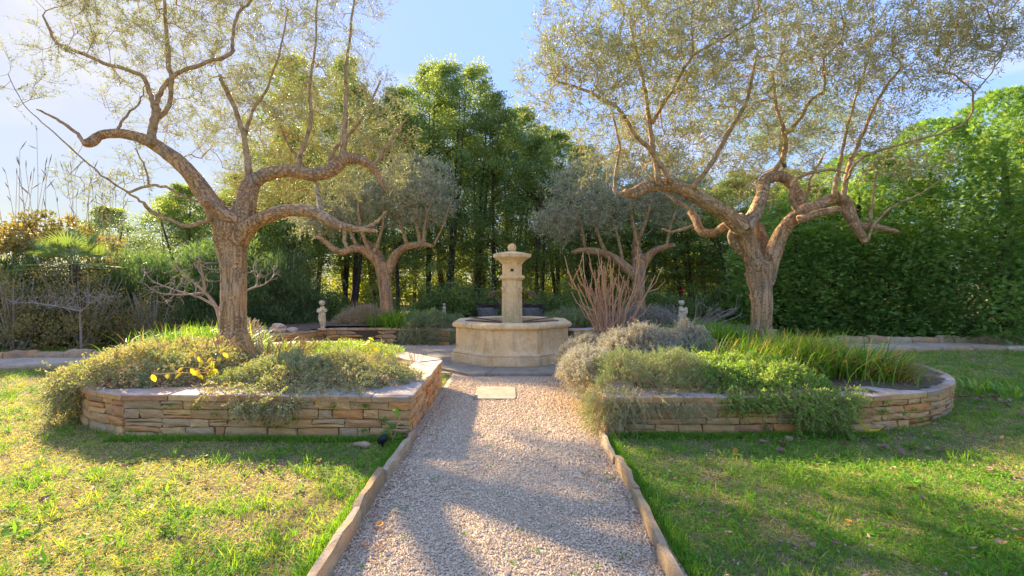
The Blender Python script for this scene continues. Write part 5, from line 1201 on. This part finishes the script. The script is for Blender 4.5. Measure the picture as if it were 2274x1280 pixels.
# red flower
fl = thing('red_flower', 'single red flower on the dark bushes left of the right olive trunk', 'flower', tuple(P(1513, 645, 14.6)))
V, F = quads(np.repeat(P(1513, 645, 14.6)[None], 14, 0), rdir(14), .08, .07); mk('petals', V, F, M['red_petal'], fl, attrs={'tint': np.full(len(V), .5)})
V, F = tube([P(1513, 645, 14.6), P(1508, 690, 14.8), P(1510, 760, 15)], .008, 5); mk('stem', V, F, M['bark_dark'], fl)

# ------------------------------------------------------------------ lawn
def lawn_pts(n, dmin, dmax, xpad=.4):
    d = np.exp(rng.uniform(np.log(dmin), np.log(dmax), n)); px = rng.uniform(-60, 2334, n); x = (px - CX) / FPX * d; y = d
    ok = ~is_gravel(x, y, -.10) & ~in_bed(x, y) & ((x < -1.02) | (x > .89)); return x[ok], y[ok]
def dryness(x, y):
    q = fbm(x, y, 1.7) * .5 + fbm(x, y, 6.5) * .5; q = .5 + (q - .5) * 1.5
    near = sstep(4.6, 3.6, y); left = sstep(-1, -2.5, x)
    return np.clip(sstep(.40, .62, q + .08 * left + .07 * left * near - .07 * (x > 0)), 0, 1)
def lawn(n, dmin, dmax, kind):
    x, y = lawn_pts(n, dmin, dmax); z = gz(x, y); dr = dryness(x, y); m = len(x); sc_ = np.clip((y / 3) ** .6, .85, 2.6)
    if kind == 'blade':
        keep = rng.random(m) > dr * .45; x, y, z, dr, sc_ = x[keep], y[keep], z[keep], dr[keep], sc_[keep]; m = len(x)
        d = rng.normal(size=(m, 3)) * [.7, .7, .2] + [0, 0, .95]; L = rng.uniform(.022, .058, m) * (1.1 - .4 * dr) * sc_ ** .6; W = .0042 * sc_
        tint = np.clip(rng.normal(.30, .15, m) + .42 * dr * rng.random(m) ** .5 + .1 * (x < 0), 0, 1); V, F = quads(np.stack([x, y, z - .004], 1), d, L, W)
    elif kind == 'clover':
        keep = rng.random(m) < (.25 + .75 * (fbm(x + 7, y, 1.4) > .5)) * (1 - .8 * dr); x, y, z, sc_ = x[keep], y[keep], z[keep], sc_[keep]; m = len(x); h = rng.uniform(.012, .04, m)
        x, y, z, sc_, h = [np.repeat(q, 3) for q in (x, y, z, sc_, h)]; a = np.repeat(rng.uniform(0, 6.28, m), 3) + np.tile([0, 2.09, 4.19], m)
        d = np.stack([np.cos(a), np.sin(a), rng.uniform(-.1, .5, 3 * m)], 1); V, F = quads(np.stack([x, y, z + h], 1), d, rng.uniform(.010, .019, 3 * m) * sc_, .013 * sc_, np.array([[0, 0, 1.]]) + rng.normal(size=(3 * m, 3)) * .25)
        tint = np.clip(np.repeat(rng.normal(.2, .13, m), 3), 0, .6)
    else:
        keep = rng.random(m) < .12 + .88 * dr; x, y, z, sc_ = x[keep], y[keep], z[keep], sc_[keep]; m = len(x)
        d = rng.normal(size=(m, 3)) * [1, 1, .22] + [0, 0, .12]; V, F = quads(np.stack([x, y, z + rng.uniform(.002, .02, m)], 1), d, rng.uniform(.02, .06, m) * sc_ ** .5, .003 * sc_); tint = rng.uniform(.72, 1.0, m)
    return V, F, np.repeat(tint, 4)
V, F, T = lawn(210000, 2.1, 15.5, 'blade'); mk('lawn', V, F, M['grass'], None, attrs={'tint': T}, kind='stuff')
V, F, T = lawn(55000, 2.1, 12, 'clover'); mk('clover', V, F, M['grass'], None, attrs={'tint': T}, kind='stuff')
V, F, T = lawn(85000, 2.1, 11, 'dry'); mk('dry_thatch', V, F, M['grass'], None, attrs={'tint': T}, kind='stuff')
nt_ = 900; tx, ty = lawn_pts(nt_, 2.1, 8); k = np.repeat(np.arange(len(tx)), 14); Q = np.stack([tx[k] + rng.normal(0, .022, len(k)), ty[k] + rng.normal(0, .022, len(k)), gz(tx[k], ty[k])], 1)
V, F = quads(Q, rng.normal(size=Q.shape) * [.6, .6, .1] + [0, 0, .9], rng.uniform(.05, .11, len(Q)), .006); mk('grass_tufts', V, F, M['grass'], None, attrs={'tint': np.repeat(np.clip(np.repeat(rng.uniform(.1, .6, len(tx)), 14) + rng.uniform(-.08, .08, len(k)), 0, 1), 4)}, kind='stuff')
# longer tufts along walls and edgings
nb = 9000; s_ = rng.random(nb); ex = np.where(rng.random(nb) < .5, -1.01 - .10 * rng.random(nb), .90 + .10 * rng.random(nb)); ey = rng.uniform(2.0, 4.6, nb)
w2 = 7000; wx = np.concatenate([rng.uniform(-3.9, -1.1, w2), rng.uniform(1.0, 3.7, w2)]); wy = np.concatenate([4.60 - .08 * rng.random(w2), 4.72 - .08 * rng.random(w2)])
X = np.concatenate([ex, wx]); Y = np.concatenate([ey, wy]); Q = np.stack([X, Y, gz(X, Y)], 1); V, F = quads(Q, rng.normal(size=Q.shape) * [.6, .6, .2] + [0, 0, 1], rng.uniform(.03, .075, len(Q)), .0045)
mk('edge_grass', V, F, M['grass'], None, attrs={'tint': np.repeat(np.clip(rng.normal(.3, .15, len(Q)), 0, .8), 4)}, kind='stuff')
# leaf litter on the path edges, tiny weeds in the gravel
nb = 2600; x = np.where(rng.random(nb) < .5, -.92 + .22 * rng.random(nb) ** 2, .80 - .32 * rng.random(nb) ** 2); y = rng.uniform(2.1, 6.5, nb)
V, F = quads(np.stack([x, y, np.full(nb, .024)], 1), rng.normal(size=(nb, 3)) * [1, 1, .2], rng.uniform(.008, .022, nb), .008); mk('path_litter', V, F, M['dry_leaf'], None, attrs={'tint': np.repeat(rng.uniform(0, .5, nb), 4)}, kind='stuff')
nb = 60; cx_ = rng.uniform(-.85, .85, nb); cy_ = rng.uniform(2.2, 5.5, nb); k = np.repeat(np.arange(nb), 14); x = cx_[k] + rng.normal(0, .016, len(k)); y = cy_[k] + rng.normal(0, .016, len(k))
V, F = quads(np.stack([x, y, np.full(len(k), .02)], 1), rng.normal(size=(len(k), 3)) + [0, 0, .6], rng.uniform(.008, .02, len(k)), .007); mk('path_weeds', V, F, M['grass'], None, attrs={'tint': np.repeat(rng.uniform(0, .4, len(k)), 4)}, kind='stuff')

# tiny ferns and moss in the wall joints
wx = np.concatenate([rng.uniform(-3.8, -1.2, 13), rng.uniform(2.0, 4.2, 8)]); wy = np.where(wx < 0, 4.62, 4.77); wz = rng.uniform(.06, .34, len(wx)); k = np.repeat(np.arange(len(wx)), 34)
Q = np.stack([wx[k] + rng.normal(0, .022, len(k)), wy[k] - .02, wz[k] + rng.normal(0, .012, len(k))], 1); V, F = quads(Q, rng.normal(size=Q.shape) * [.8, .4, .6] + [0, -.6, -.1], rng.uniform(.015, .035, len(k)), .009)
mk('wall_moss', V, F, M['grass'], None, attrs={'tint': np.repeat(rng.uniform(.05, .35, len(k)), 4)}, kind='stuff')
# broad-leaved weeds in the lawn
nw = 70; tx, ty = lawn_pts(nw * 2, 2.2, 7); k = np.repeat(np.arange(len(tx)), 7); Q = np.stack([tx[k], ty[k], gz(tx[k], ty[k]) + .012], 1); d = rng.normal(size=Q.shape) * [1, 1, .1] + [0, 0, .35]
V, F = quads(Q, d, rng.uniform(.04, .09, len(k)), .022, np.array([[0, 0, 1.]]) + rng.normal(size=Q.shape) * .2); mk('lawn_weeds', V, F, M['grass'], None, attrs={'tint': np.repeat(rng.uniform(.15, .42, len(k)), 4)}, kind='stuff')

# small dead leaves blown over lawn and path
tx, ty = lawn_pts(2600, 2.1, 9); V, F = quads(np.stack([tx, ty, gz(tx, ty) + .03], 1), rng.normal(size=(len(tx), 3)) * [1, 1, .25], rng.uniform(.02, .045, len(tx)), .014, np.array([[0, 0, 1.]]) + rng.normal(size=(len(tx), 3)) * .4)
mk('lawn_litter', V, F, M['dry_leaf'], None, attrs={'tint': np.repeat(rng.uniform(0, 1, len(tx)), 4)}, kind='stuff')
nb = 420; x = rng.uniform(-.9, .78, nb); y = rng.uniform(2.1, 7.2, nb); V, F = quads(np.stack([x, y, np.full(nb, .026)], 1), rng.normal(size=(nb, 3)) * [1, 1, .2], rng.uniform(.012, .035, nb), .009)
mk('path_leaves', V, F, M['dry_leaf'], None, attrs={'tint': np.repeat(rng.uniform(0, .8, nb), 4)}, kind='stuff')

# fallen leaves
def leaf_mesh(L, Wd, curl, mat, tint):
    rows = []; prof = [0, .34, .5, .42, .2, 0]
    for i, w_ in enumerate(prof):
        f = i / 5; z = curl * L * (f - .5) ** 2 * 2
        rows += [(-w_ * Wd, f * L - L / 2, z + abs(w_) * Wd * .5), (0, f * L - L / 2, z), (w_ * Wd, f * L - L / 2, z + abs(w_) * Wd * .5 * (1 + curl))]
    V = np.array(rows) + rng.normal(size=(18, 3)) * L * .02; F = []
    for i in range(5):
        for a in range(2): F.append([i * 3 + a, i * 3 + a + 1, i * 3 + a + 4, i * 3 + a + 3])
    return mesh_data('fallen_leaf', V, np.array(F), mat, True, {'tint': np.full(18, tint)})
lm = [leaf_mesh(.10, .06, .5, M['dry_leaf'], .3), leaf_mesh(.07, .05, .8, M['dry_leaf'], .7), leaf_mesh(.10, .07, .3, M['dry_leaf'], .1), leaf_mesh(.06, .05, .4, M['orange_leaf'], .5), leaf_mesh(.26, .05, .9, M['bright_yellow'], .8)]
def fallen(i, x, y, label, group, s=1.0, z=None):
    o = bpy.data.objects.new('fallen_leaf', lm[i]); C.objects.link(o); g = (float(gz(x, y)) if abs(x) > 1 else .014) + .028 if z is None else z
    o.location = (x, y, g); o.rotation_euler = (rng.normal() * .3, rng.normal() * .3, rng.uniform(0, 6.28)); o.scale = (s, s, s); tag(o, label, 'fallen leaf', group)
for q in range(34):
    a = rng.uniform(-1.0, .9); r_ = rng.uniform(.1, .9) ; x = 4.9 + r_ * .9 + .3 * math.cos(a); y = 5.2 + a * .8 - .1 * r_
    if not inpoly(x, y, offset(BEDS['fr'], -.08)): fallen(int(rng.integers(0, 3)), x, y, 'brown curled leaf among the litter by the round end of the right wall', 'brown leaves by the round wall end', rng.uniform(.7, 1.3))
for q in range(16): fallen(int(rng.integers(0, 3)), rng.uniform(2.3, 4.6), rng.uniform(4.15, 4.62), 'brown leaf lying in the shade under the right wall', 'brown leaves under the right wall', rng.uniform(.6, 1.2))
for q in range(20): fallen(int(rng.integers(0, 3)), rng.uniform(1.2, 4.2), rng.uniform(2.4, 4.0), 'dry leaf lying on the open lawn right of the path', 'dry leaves on the right lawn', rng.uniform(.4, .8))
for q in range(16): fallen(int(rng.integers(0, 3)), rng.uniform(-3.9, -1.3), rng.uniform(2.4, 4.2), 'dry leaf lying on the open lawn left of the path', 'dry leaves on the left lawn', rng.uniform(.4, .8))
o = bpy.data.objects.new('fallen_leaf', lm[4]); C.objects.link(o); o.location = (*P(1925, 980, 4.55)[:2], .1); o.rotation_euler = (.5, .1, R(85)); tag(o, 'long bright yellow leaf arching on the lawn by the right wall', 'fallen leaf')
for x, y, wv in [(-.80, 2.88, 'on the gravel beside the left edging'), (-1.62, 3.98, 'on the shaded lawn left of the path'), (-2.0, 5.0, 'caught in the low shrub on the left wall'), (2.1, 2.95, 'on the sunny lawn right of the path'), (1.98, 4.2, 'near the right wall foot'), (2.95, 2.75, 'at the lower right on the lawn')]:
    fallen(3, x, y, 'small orange leaf ' + wv, None, .95, None if y != 5.0 else .72)
for q in range(5): fallen(1, rng.uniform(-.9, -.7), rng.uniform(2.2, 3.6), 'brown leaf on the gravel against the left edging', 'brown leaves at the left edging', .7)
# garden spotlight and stone chip by the left wall corner
t = thing('garden_light', 'small black garden spotlight on the lawn at the left wall corner', 'garden light', (-1.2, 4.38, 0))
V, F = tube([(-1.2, 4.38, -.02), (-1.2, 4.38, .05)], .012, 8); mk('stake', V, F, M['black_plastic'], t)
V, F = tube([(-1.23, 4.40, .05), (-1.19, 4.36, .085), (-1.17, 4.34, .10)], [.030, .038, .034], 12); mk('lamp_head', V, F, M['black_plastic'], t, True)
V, F = uvsphere(np.zeros(3), [.09, .035, .03], 10, 7); V = V * (1 + .4 * np.array([mnoise.noise(Vector(v * 17)) for v in V]))[:, None] + [-1.37, 4.36, .03]
tag(mk('stone_chip', V, F, M['kerb_stone']), 'grey stone chip lying beside the black garden spotlight', 'stone')
# thistle rosettes on the right lawn
t = thing('weed_rosette', 'large light green weed rosette on the far right lawn', 'weed', (6.3, 6.2, .1))
n = 60; a = rng.uniform(0, 6.28, n); b = np.array([6.3, 6.2, .11]) + np.stack([rng.normal(0, .22, n), rng.normal(0, .18, n), np.zeros(n)], 1)
blades(t, b, np.stack([np.cos(a), np.sin(a), a * 0], 1), rng.uniform(.12, .26, n), np.full(n, .035), M['lily_blade'], 1.0, name='leaves')
